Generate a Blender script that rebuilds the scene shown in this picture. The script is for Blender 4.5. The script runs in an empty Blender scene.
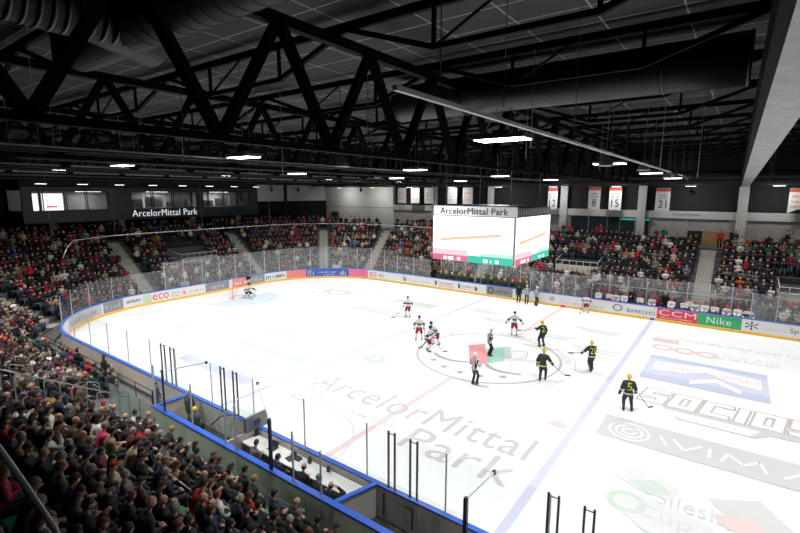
import bpy, bmesh, math, random
import numpy as np
from mathutils import Vector, Matrix, Quaternion
from mathutils.bvhtree import BVHTree
PI = math.pi
R = random.Random(7)
SC = bpy.context.scene
COL = SC.collection
V = Vector

# ------------------------------------------------------------------ camera
CAM = V((12.2647, -26.28, 10.2962))
FW = V((-0.58346, 0.79668, -0.15771)); RT = V((0.80642, 0.59133, 0.00367)); UP = V((-0.09618, 0.12504, 0.98748))
FPX = 461.39
cd = bpy.data.cameras.new('camera'); cam = bpy.data.objects.new('camera', cd); COL.objects.link(cam)
cd.sensor_width = 36; cd.lens = FPX / 800 * 36; cd.clip_start = .05; cd.clip_end = 400
cam.matrix_world = Matrix(((RT.x, UP.x, -FW.x, CAM.x), (RT.y, UP.y, -FW.y, CAM.y), (RT.z, UP.z, -FW.z, CAM.z), (0, 0, 0, 1)))
SC.camera = cam
def proj(P):
    d = V(P) - CAM; z = d.dot(FW)
    if z < .2: return (-9999, -9999, z)
    return (400 + FPX * d.dot(RT) / z, 266.5 - FPX * d.dot(UP) / z, z)

# ------------------------------------------------------------------ materials
MATS = {}
def mat(name, col, rough=.6, metal=0, emit=None, es=1, alpha=None, noise=0, nscale=8, spec=.5, bump=0):
    if name in MATS: return MATS[name]
    m = bpy.data.materials.new(name); m.use_nodes = True; nt = m.node_tree; N = nt.nodes; L = nt.links
    b = N['Principled BSDF']
    c = (col[0], col[1], col[2], 1)
    b.inputs['Base Color'].default_value = c; b.inputs['Roughness'].default_value = rough; b.inputs['Metallic'].default_value = metal
    b.inputs['Specular IOR Level'].default_value = spec
    if noise or bump:
        tc = N.new('ShaderNodeTexCoord'); nz = N.new('ShaderNodeTexNoise'); nz.inputs['Scale'].default_value = nscale
        nz.inputs['Detail'].default_value = 5; L.new(tc.outputs['Object'], nz.inputs['Vector'])
        if noise:
            mx = N.new('ShaderNodeMix'); mx.data_type = 'RGBA'
            mx.inputs[6].default_value = tuple(x * (1 - noise) for x in c[:3]) + (1,); mx.inputs[7].default_value = tuple(min(1, x * (1 + noise)) for x in c[:3]) + (1,)
            L.new(nz.outputs[0], mx.inputs[0]); L.new(mx.outputs[2], b.inputs['Base Color'])
        if bump:
            bp = N.new('ShaderNodeBump'); bp.inputs['Strength'].default_value = bump; L.new(nz.outputs[0], bp.inputs['Height']); L.new(bp.outputs[0], b.inputs['Normal'])
    if emit:
        b.inputs['Emission Color'].default_value = (*emit, 1); b.inputs['Emission Strength'].default_value = es
    MATS[name] = m; return m
def glass_mat(name, tint, milk, rough=.12):
    m = bpy.data.materials.new(name); m.use_nodes = True; nt = m.node_tree; N = nt.nodes; L = nt.links; N.remove(N['Principled BSDF'])
    out = N['Material Output']; t = N.new('ShaderNodeBsdfTransparent'); t.inputs[0].default_value = (*tint, 1)
    d = N.new('ShaderNodeBsdfDiffuse'); d.inputs[0].default_value = (.75, .78, .8, 1)
    g = N.new('ShaderNodeBsdfGlossy'); g.inputs[0].default_value = (1, 1, 1, 1); g.inputs['Roughness'].default_value = rough
    a = N.new('ShaderNodeMixShader'); a.inputs[0].default_value = milk; L.new(t.outputs[0], a.inputs[1]); L.new(d.outputs[0], a.inputs[2])
    b = N.new('ShaderNodeMixShader'); b.inputs[0].default_value = .035; L.new(a.outputs[0], b.inputs[1]); L.new(g.outputs[0], b.inputs[2])
    L.new(b.outputs[0], out.inputs[0]); MATS[name] = m; return m
def M(n): return MATS[n]
mat('black_steel', (.004, .004, .0045), .7, spec=.08); mat('dark_steel', (.03, .03, .033), .5); mat('grey_steel', (.22, .22, .23), .4, .6)
mat('galvanised', (.46, .45, .44), .45, .3, noise=.35, nscale=2.5); mat('rail_grey', (.42, .43, .44), .35, .4)
mat('white_paint', (.8, .8, .8), .5); mat('board_white', (.78, .79, .82), .35); mat('board_back', (.66, .58, .50), .6, noise=.06, nscale=1.5)
mat('cap_blue', (.035, .13, .62), .35); mat('kick_yellow', (.95, .55, .03), .4)
mat('concrete', (.34, .33, .31), .85, noise=.18, nscale=1.2, bump=.1); mat('concrete_light', (.50, .49, .46), .85, noise=.12, nscale=.8)
mat('step_concrete', (.40, .38, .34), .9, noise=.2, nscale=1.5); mat('tread', (.10, .10, .10), .9, noise=.3, nscale=2)
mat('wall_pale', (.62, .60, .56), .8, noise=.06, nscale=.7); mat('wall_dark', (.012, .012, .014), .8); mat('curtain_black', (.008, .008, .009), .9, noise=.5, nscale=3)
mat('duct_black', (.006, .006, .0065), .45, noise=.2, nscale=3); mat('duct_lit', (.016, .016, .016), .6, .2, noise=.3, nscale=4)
mat('seat_plastic', (.012, .03, .022), .45); mat('seat_green', (.01, .22, .10), .4); mat('wood_door', (.34, .20, .07), .55, noise=.25, nscale=3)
mat('slate_panel', (.025, .035, .045), .4); mat('box_glass', (.02, .03, .04), .08, spec=1); mat('room_pale', (.32, .32, .30), .7, noise=.5, nscale=.6)
mat('lamp_glow', (1, 1, 1), .4, emit=(1, .98, .95), es=14); mat('lamp_body', (.25, .25, .26), .4, .5); mat('small_glow', (1, 1, 1), .4, emit=(.95, .97, 1), es=5)
mat('screen_white', (0, 0, 0), .3, emit=(1, .99, .99), es=1.6); mat('screen_orange', (0, 0, 0), .3, emit=(1, .66, .42), es=1.0)
mat('screen_pink', (0, 0, 0), .3, emit=(1, .22, .38), es=.85); mat('screen_green', (0, 0, 0), .3, emit=(.08, .78, .55), es=.85)
mat('screen_pale_pink', (0, 0, 0), .3, emit=(1, .72, .80), es=1.0); mat('screen_pale_green', (0, 0, 0), .3, emit=(.62, .95, .85), es=1.0)
mat('sign_glow', (0, 0, 0), .3, emit=(.9, .95, 1), es=.95); mat('sign_back', (.55, .57, .6), .5, emit=(.8, .85, .9), es=.35)
mat('sign_letter', (.03, .03, .035), .5); mat('tv_white', (0, 0, 0), .3, emit=(1, .97, .98), es=1.3); mat('tv_red', (0, 0, 0), .3, emit=(.9, .15, .2), es=.9)
mat('banner_white', (.62, .62, .62), .8); mat('banner_red', (.6, .06, .04), .7); mat('banner_green', (.10, .28, .18), .7); mat('banner_orange', (.7, .3, .12), .7)
mat('teal', (.03, .35, .30), .5, emit=(.05, .5, .42), es=.25)
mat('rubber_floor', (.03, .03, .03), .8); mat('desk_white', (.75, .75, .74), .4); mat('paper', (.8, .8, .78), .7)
mat('post_black', (.03, .03, .035), .4); mat('post_navy', (.008, .012, .06), .4); mat('glass_post', (.55, .57, .6), .4, .1)

glass_mat('plexi', (.97, .985, .98), .02, .08); glass_mat('plexi_hazy', (.93, .95, .95), .07, .2)  # higher milk paints reflection haze into the far and end panes
def translucent(name, col, clear=.0):
    m = bpy.data.materials.new(name); m.use_nodes = True; nt = m.node_tree; N = nt.nodes; L = nt.links; N.remove(N['Principled BSDF'])
    t = N.new('ShaderNodeBsdfTranslucent'); t.inputs[0].default_value = (*col, 1); d = N.new('ShaderNodeBsdfDiffuse'); d.inputs[0].default_value = (*col, 1)
    a = N.new('ShaderNodeMixShader'); a.inputs[0].default_value = .55; L.new(d.outputs[0], a.inputs[1]); L.new(t.outputs[0], a.inputs[2])
    tr = N.new('ShaderNodeBsdfTransparent'); b = N.new('ShaderNodeMixShader'); b.inputs[0].default_value = clear; L.new(a.outputs[0], b.inputs[1]); L.new(tr.outputs[0], b.inputs[2]); L.new(b.outputs[0], N['Material Output'].inputs[0]); MATS[name] = m
translucent('green_panel', (.60, .68, .56), .12); glass_mat('green_glass', (.72, .84, .74), .22, .1)
# ice: smooth, thin frost mottling
def ice_mat():
    m = mat('ice', (.86, .88, .90), .5, noise=.012, nscale=.5, spec=.2); return m
ice_mat()
ICEC = dict(line_red=(.82, .62, .64), line_blue=(.62, .645, .80), grey=(.58, .59, .59), lightgrey=(.63, .64, .64), dark=(.44, .45, .45), grey2=(.50, .51, .51), green=(.36, .62, .53), red=(.80, .34, .36),
            palegreen=(.57, .66, .60), palered=(.78, .60, .60), paleblue=(.60, .64, .78), midblue=(.51, .56, .73), brown=(.52, .48, .47), crease=(.62, .70, .86), white=(.86, .88, .90), faint=(.69, .71, .72))
for k, v in ICEC.items(): mat('ice_' + k, v, .5, spec=.2)
for k, v in dict(red=(.75, .05, .08), green=(.03, .42, .14), salmon=(.85, .27, .24), blue=(.06, .12, .5), pink=(.85, .18, .38), grey=(.28, .29, .30), dark=(.06, .06, .07), white=(.8, .8, .8), palegreen=(.55, .7, .5), lgrey=(.55, .55, .57), orange=(.8, .3, .2)).items(): mat('ad_' + k, v, .4)
CLOTH = dict(black=(.010, .010, .011), charcoal=(.03, .03, .033), navy=(.012, .018, .05), grey=(.14, .14, .145), red=(.36, .014, .02), maroon=(.12, .012, .02), green=(.01, .15, .07),
             dark_green=(.012, .05, .03), white=(.62, .62, .60), beige=(.42, .32, .22), brown=(.09, .045, .025), blue=(.03, .07, .32), mustard=(.32, .19, .04), orange=(.42, .07, .02),
             pink=(.5, .04, .13), lime=(.38, .48, .03), olive=(.09, .085, .035), denim=(.05, .075, .13), tan=(.30, .20, .11))
for k, v in CLOTH.items(): mat('cloth_' + k, v, .85, noise=.2, nscale=9)
mat('skin', (.62, .35, .26), .55); mat('skin_tan', (.50, .26, .17), .55); mat('eye', (.02, .02, .02), .2); mat('lip', (.35, .11, .10), .5)
for k, v in dict(brown=(.035, .017, .009), black=(.008, .007, .007), grey=(.28, .27, .26), blond=(.36, .23, .10), auburn=(.13, .04, .015), white=(.5, .5, .48)).items(): mat('hair_' + k, v, .6, noise=.35, nscale=25)
mat('shoe', (.02, .02, .02), .5); mat('shoe_white', (.5, .5, .5), .5)
mat('j_white', (.74, .74, .73), .7, noise=.04); mat('j_green', (.012, .035, .028), .7, noise=.15); mat('pants_red', (.36, .015, .03), .6); mat('pants_black', (.01, .011, .012), .6)
mat('helmet_yellow', (.85, .52, .02), .3); mat('helmet_dark', (.03, .02, .025), .3); mat('helmet_red', (.55, .02, .04), .3); mat('helmet_white', (.75, .75, .75), .3)
mat('sock_green', (.02, .05, .03), .8); mat('sock_white', (.7, .7, .7), .8); mat('blade', (.6, .6, .62), .2, .9); mat('yellow_trim', (.7, .6, .05), .6)
def stripes():
    m = bpy.data.materials.new('referee_stripes'); m.use_nodes = True; N = m.node_tree.nodes; L = m.node_tree.links; b = N['Principled BSDF']
    tc = N.new('ShaderNodeTexCoord'); w = N.new('ShaderNodeTexWave'); w.bands_direction = 'X'; w.inputs['Scale'].default_value = 2.6; cr = N.new('ShaderNodeValToRGB'); cr.color_ramp.interpolation = 'CONSTANT'
    cr.color_ramp.elements[0].color = (.01, .01, .01, 1); cr.color_ramp.elements[1].position = .5; cr.color_ramp.elements[1].color = (.75, .75, .75, 1)
    L.new(tc.outputs['Object'], w.inputs[0]); L.new(w.outputs[0], cr.inputs[0]); L.new(cr.outputs[0], b.inputs['Base Color']); b.inputs['Roughness'].default_value = .7; MATS['stripes'] = m
stripes()
def deck_mat():
    m = bpy.data.materials.new('roof_deck'); m.use_nodes = True; N = m.node_tree.nodes; L = m.node_tree.links; b = N['Principled BSDF']
    tc = N.new('ShaderNodeTexCoord'); br = N.new('ShaderNodeTexBrick'); br.offset = 0; br.inputs['Scale'].default_value = 1; br.inputs['Mortar Size'].default_value = .022
    br.inputs['Brick Width'].default_value = 1.8; br.inputs['Row Height'].default_value = 1.2; br.inputs['Color1'].default_value = (.008, .008, .0085, 1); br.inputs['Color2'].default_value = (.011, .0095, .0105, 1)
    br.inputs['Mortar'].default_value = (.26, .26, .26, 1)
    L.new(tc.outputs['Object'], br.inputs[0]); L.new(br.outputs[0], b.inputs['Base Color']); b.inputs['Roughness'].default_value = .7; MATS['roof_deck'] = m
deck_mat()

# ------------------------------------------------------------------ mesh helpers
def tag(o, label=None, cat=None, group=None, kind=None):
    if label: o['label'] = label
    if cat: o['category'] = cat
    if group: o['group'] = group
    if kind: o['kind'] = kind
    return o
def empty(name, loc=(0, 0, 0), rz=0, label=None, cat=None, group=None):
    o = bpy.data.objects.new(name, None); COL.objects.link(o); o.location = loc; o.rotation_euler = (0, 0, rz); o.empty_display_size = .2
    return tag(o, label, cat, group)
class MB:
    def __init__(s): s.v = []; s.f = []; s.m = []; s.ms = []; s.sm = []
    def add(s, vs, fs, m=None, smooth=False):
        n = len(s.v); s.v += [tuple(x) for x in vs]; k = 0
        if m is not None:
            if m not in s.ms: s.ms.append(m)
            k = s.ms.index(m)
        for f in fs: s.f.append(tuple(i + n for i in f)); s.m.append(k); s.sm.append(smooth)
        return s
    def box(s, a, b, m=None):
        x0, y0, z0 = [min(a[i], b[i]) for i in range(3)]; x1, y1, z1 = [max(a[i], b[i]) for i in range(3)]
        return s.add([(x0, y0, z0), (x1, y0, z0), (x1, y1, z0), (x0, y1, z0), (x0, y0, z1), (x1, y0, z1), (x1, y1, z1), (x0, y1, z1)],
                     [(0, 3, 2, 1), (4, 5, 6, 7), (0, 1, 5, 4), (1, 2, 6, 5), (2, 3, 7, 6), (3, 0, 4, 7)], m)
    def bar(s, p, q, w, h=None, m=None, up=(0, 0, 1)):
        p = V(p); q = V(q); h = h or w; d = (q - p).normalized(); u = V(up)
        if abs(d.dot(u)) > .98: u = V((1, 0, 0))
        a = d.cross(u).normalized() * w / 2; b = a.cross(d).normalized() * h / 2
        return s.add([p - a - b, p + a - b, p + a + b, p - a + b, q - a - b, q + a - b, q + a + b, q - a + b],
                     [(0, 1, 2, 3), (7, 6, 5, 4), (0, 4, 5, 1), (1, 5, 6, 2), (2, 6, 7, 3), (3, 7, 4, 0)], m)
    def tube(s, pts, r, n=8, m=None, closed=False):
        P = [V(p) for p in pts]; k = len(P); vs = []; rr = r if isinstance(r, (list, tuple)) else [r] * k
        pu = None
        for i in range(k):
            d = ((P[(i + 1) % k] if closed or i < k - 1 else P[i]) - (P[i - 1] if closed or i > 0 else P[i])).normalized()
            u = pu if pu is not None else (V((0, 0, 1)) if abs(d.z) < .9 else V((1, 0, 0)))
            a = d.cross(u).normalized(); b = a.cross(d).normalized(); pu = b
            for j in range(n): t = 2 * PI * j / n; vs.append(P[i] + (a * math.cos(t) + b * math.sin(t)) * rr[i])
        fs = [(i * n + j, ((i + 1) % k) * n + j, ((i + 1) % k) * n + (j + 1) % n, i * n + (j + 1) % n) for i in range(k if closed else k - 1) for j in range(n)]
        if not closed: fs += [tuple(range(n)), tuple((k - 1) * n + j for j in reversed(range(n)))]
        return s.add(vs, fs, m, True)
    def lathe(s, prof, c=(0, 0, 0), n=16, m=None):
        c = V(c); vs = [c + V((r * math.cos(2 * PI * j / n), r * math.sin(2 * PI * j / n), z)) for r, z in prof for j in range(n)]
        return s.add(vs, [(i * n + j, i * n + (j + 1) % n, (i + 1) * n + (j + 1) % n, (i + 1) * n + j) for i in range(len(prof) - 1) for j in range(n)], m, True)
    def quad(s, a, b, c, d, m=None): return s.add([a, b, c, d], [(0, 1, 2, 3)], m)
    def poly(s, pts, z0, z1, m=None):
        n = len(pts); vs = [(x, y, z0) for x, y in pts] + [(x, y, z1) for x, y in pts]
        return s.add(vs, [tuple(reversed(range(n))), tuple(range(n, 2 * n))] + [(i, (i + 1) % n, (i + 1) % n + n, i + n) for i in range(n)], m)
    def mesh(s, name, m=None):
        me = bpy.data.meshes.new(name); me.from_pydata(s.v, [], s.f)
        for k in (s.ms or ([m] if m else [])): me.materials.append(M(k) if isinstance(k, str) else k)
        if s.ms: me.polygons.foreach_set('material_index', s.m)
        me.polygons.foreach_set('use_smooth', s.sm); me.update(); return me
    def build(s, name, m=None, parent=None, loc=None):
        o = bpy.data.objects.new(name, s.mesh(name, m)); COL.objects.link(o)
        if parent: o.parent = parent
        if loc: o.location = loc
        return o
def struct(o): o['kind'] = 'structure'; return o
_fm = {}
def text(s, width, height, org, xd, yd, m, name='lettering', parent=None, ext=.003, bold=.0, anchor='left', shear=0, raw=False):
    """letters as a mesh laid in the plane (xd, yd) with the lower left corner at org; '~n' = n words too small to read"""
    if s[0] == '~':
        q = random.Random(s + str(org)); mb = MB(); X = V(xd).normalized(); Y = V(yd).normalized(); Z = X.cross(Y); O = V(org); nw = int(s[1:]); x = 0.0; unit = height * .62
        tot = max(3, int(width / unit)); gaps = {int(tot * (k + 1) / nw) for k in range(nw - 1)}
        for k in range(tot):
            if k in gaps: continue
            a = O + X * (k * width / tot); w_ = width / tot * .62; h_ = height * q.choice((.7, 1, .75)); t_ = height * .16; kind = q.randrange(4); L_ = lambda u, v, e=0: a + X * u + Y * v + Z * e
            segs = [((0, 0), (0, h_)), ((0, h_ - t_ / 2), (w_, h_ - t_ / 2))] if kind == 0 else [((0, 0), (0, h_)), ((w_, 0), (w_, h_)), ((0, h_ / 2), (w_, h_ / 2))] if kind == 1 else [((0, t_ / 2), (w_, t_ / 2)), ((w_ / 2, 0), (w_ / 2, h_))] if kind == 2 else [((0, 0), (w_ / 2, h_)), ((w_ / 2, h_), (w_, 0))]
            for i, (p, r_) in enumerate(segs):
                P_ = L_(*p, .0003 * i); R_ = L_(*r_, .0003 * i); d = (R_ - P_).normalized(); nn = Z.cross(d) * t_ / 2; th = Z * max(ext, .0002)
                mb.add([P_ - nn, R_ - nn, R_ + nn, P_ + nn, P_ - nn + th, R_ - nn + th, R_ + nn + th, P_ + nn + th], [(3, 2, 1, 0), (4, 5, 6, 7), (0, 1, 5, 4), (1, 2, 6, 5), (2, 3, 7, 6), (3, 0, 4, 7)])
        return mb.build(name, m, parent)
    cu = bpy.data.curves.new(name, 'FONT'); cu.body = s; cu.extrude = ext; cu.offset = bold; cu.resolution_u = 3; cu.shear = shear; cu.offset = min(bold, 0); bold = 0; cu.space_character = 1.06 + bold * 3
    t = bpy.data.objects.new('t', cu); COL.objects.link(t); dg = bpy.context.evaluated_depsgraph_get()
    me = bpy.data.meshes.new_from_object(t.evaluated_get(dg)); bpy.data.objects.remove(t); bpy.data.curves.remove(cu)
    n = len(me.vertices); a = np.empty(n * 3); me.vertices.foreach_get('co', a); a = a.reshape(-1, 3)
    lo = a.min(0); hi = a.max(0); sx = width / (hi[0] - lo[0]); sy = height / (hi[1] - lo[1])
    xd = np.array(V(xd).normalized()); yd = np.array(V(yd).normalized()); zd = np.cross(xd, yd)
    b = np.array(org)[None] + (a[:, :1] - lo[0]) * sx * xd + (a[:, 1:2] - lo[1]) * sy * yd + a[:, 2:3] * zd
    me.vertices.foreach_set('co', b.ravel()); me.materials.clear(); me.materials.append(M(m)); me.name = name; me.update()
    if raw: return me
    o = bpy.data.objects.new(name, me); COL.objects.link(o)
    if parent: o.parent = parent
    return o

# ------------------------------------------------------------------ rink outline
HX, HY, CR = 30.85, 15.77, 9.4
def rr_point(s, d):
    """point at arc parameter s (metres along the board line, starting at near side x=+HX-CR, clockwise via left end), offset d outward"""
    L1 = 2 * (HX - CR); Q = PI / 2 * CR; L2 = 2 * (HY - CR)
    if s < L1: return V((HX - CR - s, -HY - d, 0)), V((0, -1, 0))
    s -= L1
    if s < Q:
        t = s / CR; n = V((-math.sin(t), -math.cos(t), 0)); return V((-(HX - CR), -(HY - CR), 0)) + n * (CR + d), n
    s -= Q
    if s < L2: return V((-HX - d, -(HY - CR) + s, 0)), V((-1, 0, 0))
    s -= L2
    if s < Q:
        t = s / CR; n = V((-math.cos(t), math.sin(t), 0)); return V((-(HX - CR), HY - CR, 0)) + n * (CR + d), n
    s -= Q
    if s < L1: return V((-(HX - CR) + s, HY + d, 0)), V((0, 1, 0))
    s -= L1
    if s < Q:
        t = s / CR; n = V((math.sin(t), math.cos(t), 0)); return V((HX - CR, HY - CR, 0)) + n * (CR + d), n
    s -= Q
    if s < L2: return V((HX + d, HY - CR - s, 0)), V((1, 0, 0))
    s -= L2; t = s / CR; n = V((math.cos(t), -math.sin(t), 0)); return V((HX - CR, -(HY - CR), 0)) + n * (CR + d), n
L1 = 2 * (HX - CR); Q = PI / 2 * CR; L2 = 2 * (HY - CR); S1 = L1; S2 = S1 + Q; S3 = S2 + L2; S4 = S3 + Q; S5 = S4 + L1; SALL = 2 * (L1 + L2) + 4 * Q
def s_near(x): return HX - CR - x
def s_end(y): return S2 + y + (HY - CR)
def s_far(x): return S4 + x + (HX - CR)
def samples(s0, s1, step=.6):
    br = [s0] + [b for b in (S1, S2, S3, S4, S5, S5 + Q, S5 + Q + L2) if s0 < b < s1] + [s1]; out = []
    for a, b in zip(br, br[1:]):
        curved = any(abs((a + b) / 2 - c) < Q / 2 for c in ((S1 + S2) / 2, (S3 + S4) / 2, S5 + Q / 2, SALL - Q / 2))
        n = max(1, int((b - a) / step)) if curved else 1
        out += [a + (b - a) * i / n for i in range(n)]
    return out + [s1]
def strip(mb, ss, prof, m=None, close=False):
    """sweep profile [(d,z)...] along the outline"""
    rows = [[(lambda P: (P.x, P.y, z))(rr_point(s, d)[0]) for d, z in prof] for s in ss]; k = len(prof)
    vs = [p for r in rows for p in r]; fs = []
    for i in range(len(ss) - 1):
        for j in range(k if close else k - 1): fs.append((i * k + j, i * k + (j + 1) % k, (i + 1) * k + (j + 1) % k, (i + 1) * k + j))
    if close: fs += [tuple(range(k)), tuple((len(ss) - 1) * k + j for j in reversed(range(k)))]
    return mb.add(vs, fs, m)

# ------------------------------------------------------------------ ice and its paint
mb = MB(); pts = [tuple(rr_point(s, 0.0)[0].xy) for s in samples(0, SALL - .01)]; mb.poly(pts, -.12, 0)
ice = struct(mb.build('floor_ice', 'ice'))
ZI = .004
_zc = [0]
def zup(z): _zc[0] += 1; return z + .00012 * _zc[0]
def flat(name, pts, m, z=ZI):
    z = zup(z); mb = MB(); mb.add([(x, y, z) for x, y in pts], [tuple(range(len(pts)))]); return mb.build(name, 'ice_' + m, ice)
def ring(name, cx, cy, r, w, m, a0=0, a1=2 * PI, n=72, z=ZI, ry=1):
    z = zup(z); mb = MB(); vs = []
    for i in range(n + 1):
        t = a0 + (a1 - a0) * i / n
        for q in (r - w / 2, r + w / 2): vs.append((cx + q * math.cos(t), cy + q * ry * math.sin(t), z))
    mb.add(vs, [(2 * i, 2 * i + 1, 2 * i + 3, 2 * i + 2) for i in range(n)]); return mb.build(name, 'ice_' + m, ice)
def rect(name, x0, y0, x1, y1, m, z=ZI): return flat(name, [(x0, y0), (x1, y0), (x1, y1), (x0, y1)], m, z)
def itext(s, x, y, w, h, m, bold=0., z=.006, xd=(1, 0, 0), yd=(0, 1, 0), shear=0): return text(s, w, h, (x, y, zup(z)), xd, yd, 'ice_' + m, 'painted_lettering', ice, .0005, bold, shear=shear)
for x in (-7.26, 7.26): rect('painted_line', x - .16, -HY + .03, x + .16, HY - .03, 'line_blue')
def dashes():
    rect('painted_line', -.15, -HY + .03, .15, -4.6, 'line_red'); rect('painted_line', -.15, 4.6, .15, HY - .03, 'line_red')
dashes()
rect('painted_line', -26.65, -14.0, -26.57, 14.0, 'line_red'); rect('painted_line', 26.57, -14.0, 26.65, 14.0, 'line_red')
ring('painted_circle', 0, 0, 4.5, .15, 'grey2'); ring('painted_circle', 0, 0, 5.35, .05, 'lightgrey')
for i in range(30):                                                            # lettering round the far half of the centre circle
    t = PI * (.10 + .8 * i / 29)
    if i in (7, 8, 19, 20): continue
    rect_c = V((4.92 * math.cos(t), 4.92 * math.sin(t), 0)); tx = V((math.sin(t), -math.cos(t), 0)); ny = V((math.cos(t), math.sin(t), 0))
    itext('ARCELOR MITTAL PARK SOSNOWIEC X'[i] if 'ARCELOR MITTAL PARK SOSNOWIEC X'[i] != ' ' else 'I', *(rect_c - tx * .16 - ny * .2).xy, .3, .42, 'lightgrey', xd=tx, yd=ny)
def star(name, cx, cy, r, m, n=6, z=ZI, a=0, inner=.5): return flat(name, [(cx + (r if i % 2 == 0 else r * inner) * math.cos(a + PI * i / n), cy + (r if i % 2 == 0 else r * inner) * math.sin(a + PI * i / n)) for i in range(2 * n)], m, z)
for x, y in [(-2.3, -2.8), (-1.2, -3.4), (0, -3.6), (1.2, -3.4), (2.3, -2.75)]: star('painted_star', x, y, .28, 'dark', 5, a=.3)
flat('painted_crest', [(-1.85, 1.0), (-1.1, 1.95), (.0, .0), (.68, -1.42), (-.1, -2.2), (-1.1, -.4)], 'red', .005)
flat('painted_crest', [(-.55, 1.1), (.25, 2.15), (1.34, -.33), (.68, -1.42), (.0, .0)], 'green', .0055)
flat('painted_crest', [(.25, 2.15), (.6, 2.4), (1.55, .25), (1.25, -.1)], 'palegreen', .005)
def curve_band(pts, w, m):
    z = zup(ZI); mb = MB(); P = [V((x, y)) for x, y in pts]; n = 24; B = []
    for i in range(n + 1):
        t = i / n; B.append(P[0] * (1 - t) ** 2 + P[1] * 2 * t * (1 - t) + P[2] * t * t)
    vs = []
    for i in range(n + 1):
        d = (B[min(n, i + 1)] - B[max(0, i - 1)]).normalized(); nn = V((-d.y, d.x)) * w / 2 * (1 - abs(i / n - .3) * .6); vs += [(*(B[i] - nn), z), (*(B[i] + nn), z)]
    mb.add(vs, [(2 * i, 2 * i + 1, 2 * i + 3, 2 * i + 2) for i in range(n)]); return mb.build('painted_crest', 'ice_' + m, ice)
curve_band([(-2.9, -1.7), (-1.7, -2.7), (-.3, -1.8)], .3, 'dark'); curve_band([(.65, -1.45), (1.4, -2.5), (3.0, -1.8)], .3, 'dark'); curve_band([(.7, -1.2), (1.6, .2), (3.4, 1.0)], .08, 'lightgrey'); curve_band([(-3.2, 1.4), (-2.6, 1.6), (-1.3, 1.7)], .08, 'lightgrey')
for a, b in (((1.0, 1.7), (1.9, 2.1)), ((1.9, 2.1), (2.2, 1.0)), ((2.2, 1.0), (1.55, -.15))): curve_band([a, ((a[0] + b[0]) / 2, (a[1] + b[1]) / 2), b], .09, 'grey')
for cy in (-7.95, 7.95):
    for cx in (-20.9, 20.9):
        ring('painted_circle', cx, cy, 4.5, .06, 'palered'); ring('painted_emblem', cx, cy, 2.9, .5, 'faint', ry=.7); ring('painted_emblem', cx, cy, 1.4, .9, 'lightgrey', ry=.6); rect('painted_emblem', cx + 1.0, cy + .6, cx + 4.0, cy + 1.1, 'faint')
ring('painted_crease', -26.6, .36, 1.8, 3.55, 'crease', -PI / 2, PI / 2, 32)
itext('ArcelorMittal', -5.7, -10.05, 12.1, 1.75, 'grey', .0); itext('Park', 1.7, -12.1, 4.8, 1.75, 'grey', .0)
ring('painted_emblem', -4.9, -10.9, .75, .12, 'lightgrey'); ring('painted_emblem', -4.9, -10.9, .4, .1, 'lightgrey'); itext('~1', -3.4, -11.2, 4.2, .5, 'faint')
star('painted_star', -5.3, -4.9, 1.0, 'palegreen', 8, inner=.55); star('painted_star', -5.3, -4.9, .4, 'white', 8, .006); itext('ArcelorMittal', -4.0, -6.7, 3.6, .45, 'faint'); 
ring('painted_emblem', -2.6, -14.4, 3.0, .05, 'palered', 0, PI, 40)
for i in range(3): ring('painted_emblem', -15.0 + i * 1.25, -4.9, .5, .26, 'palered')
itext('~2', -11.4, -4.9, 3.6, .45, 'faint'); itext('~1', -11.4, -5.6, 3.2, .4, 'faint')
rect('painted_panel', -15.5, 3.7, -9.5, 5.3, 'lightgrey'); itext('~2', -17.4, -.2, 8.2, .7, 'faint'); flat('painted_panel', [(-14.4, 8.3), (-13.6, 9.5), (-9.3, 9.3), (-9.4, 7.8)], 'palegreen')
itext('~1', -28.2, -9.2, 4.6, .6, 'faint', xd=(.12, 1, 0), yd=(-1, .12, 0))
rect('painted_panel', -15.4, -12.2, -8.5, -7.3, 'faint'); rect('painted_panel', -15.4, -12.2, -8.5, -10.9, 'paleblue', .005); rect('painted_panel', -15.4, -8.4, -8.5, -7.3, 'paleblue', .005); itext('~2', -14.8, -10.2, 5.6, 1.2, 'palered')
# right hand advertisements
rect('painted_panel', 8.5, 2.0, 14.4, 6.5, 'paleblue'); rect('painted_panel', 8.5, 2.0, 14.4, 2.9, 'midblue', .005); rect('painted_panel', 8.5, 5.8, 14.4, 6.5, 'midblue', .005)
flat('painted_chevron', [(8.9, 3.7), (10.6, 4.1), (11.6, 4.9), (12.6, 4.1), (14.1, 3.7), (14.1, 5.3), (12.9, 5.5), (11.5, 5.9), (10.2, 5.5), (8.9, 5.3)], 'white', .006)
flat('painted_chevron', [(10.9, 2.4), (12.1, 3.5), (13.2, 2.4), (13.2, 3.0), (12.1, 4.1), (10.9, 3.0)], 'white', .0065); itext('WARSZAWSKI', 9.0, 4.25, 5.0, .75, 'palered', .01, z=.008)
for i in range(3): ring('painted_emblem', 8.9 + i * 1.25, 8.5, .5, .26, 'palered')
itext('~2', 12.0, 8.9, 3.2, .42, 'faint'); itext('~1', 12.0, 8.2, 3.2, .42, 'faint'); itext('~3', 9.4, 11.0, 9, .5, 'faint'); rect('painted_panel', 8.1, 9.8, 9.7, 10.7, 'palered')
flat('painted_panel', [(10.0, -1.2), (15.9, -1.2), (15.6, -1.9), (14.2, -2.0), (13.7, -2.6), (10.9, -2.6), (10.3, -2.0)], 'grey')
flat('painted_panel', [(9.6, -1.75), (13.9, -1.75), (13.5, -2.5), (11.0, -2.5)], 'white', .005)
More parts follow.
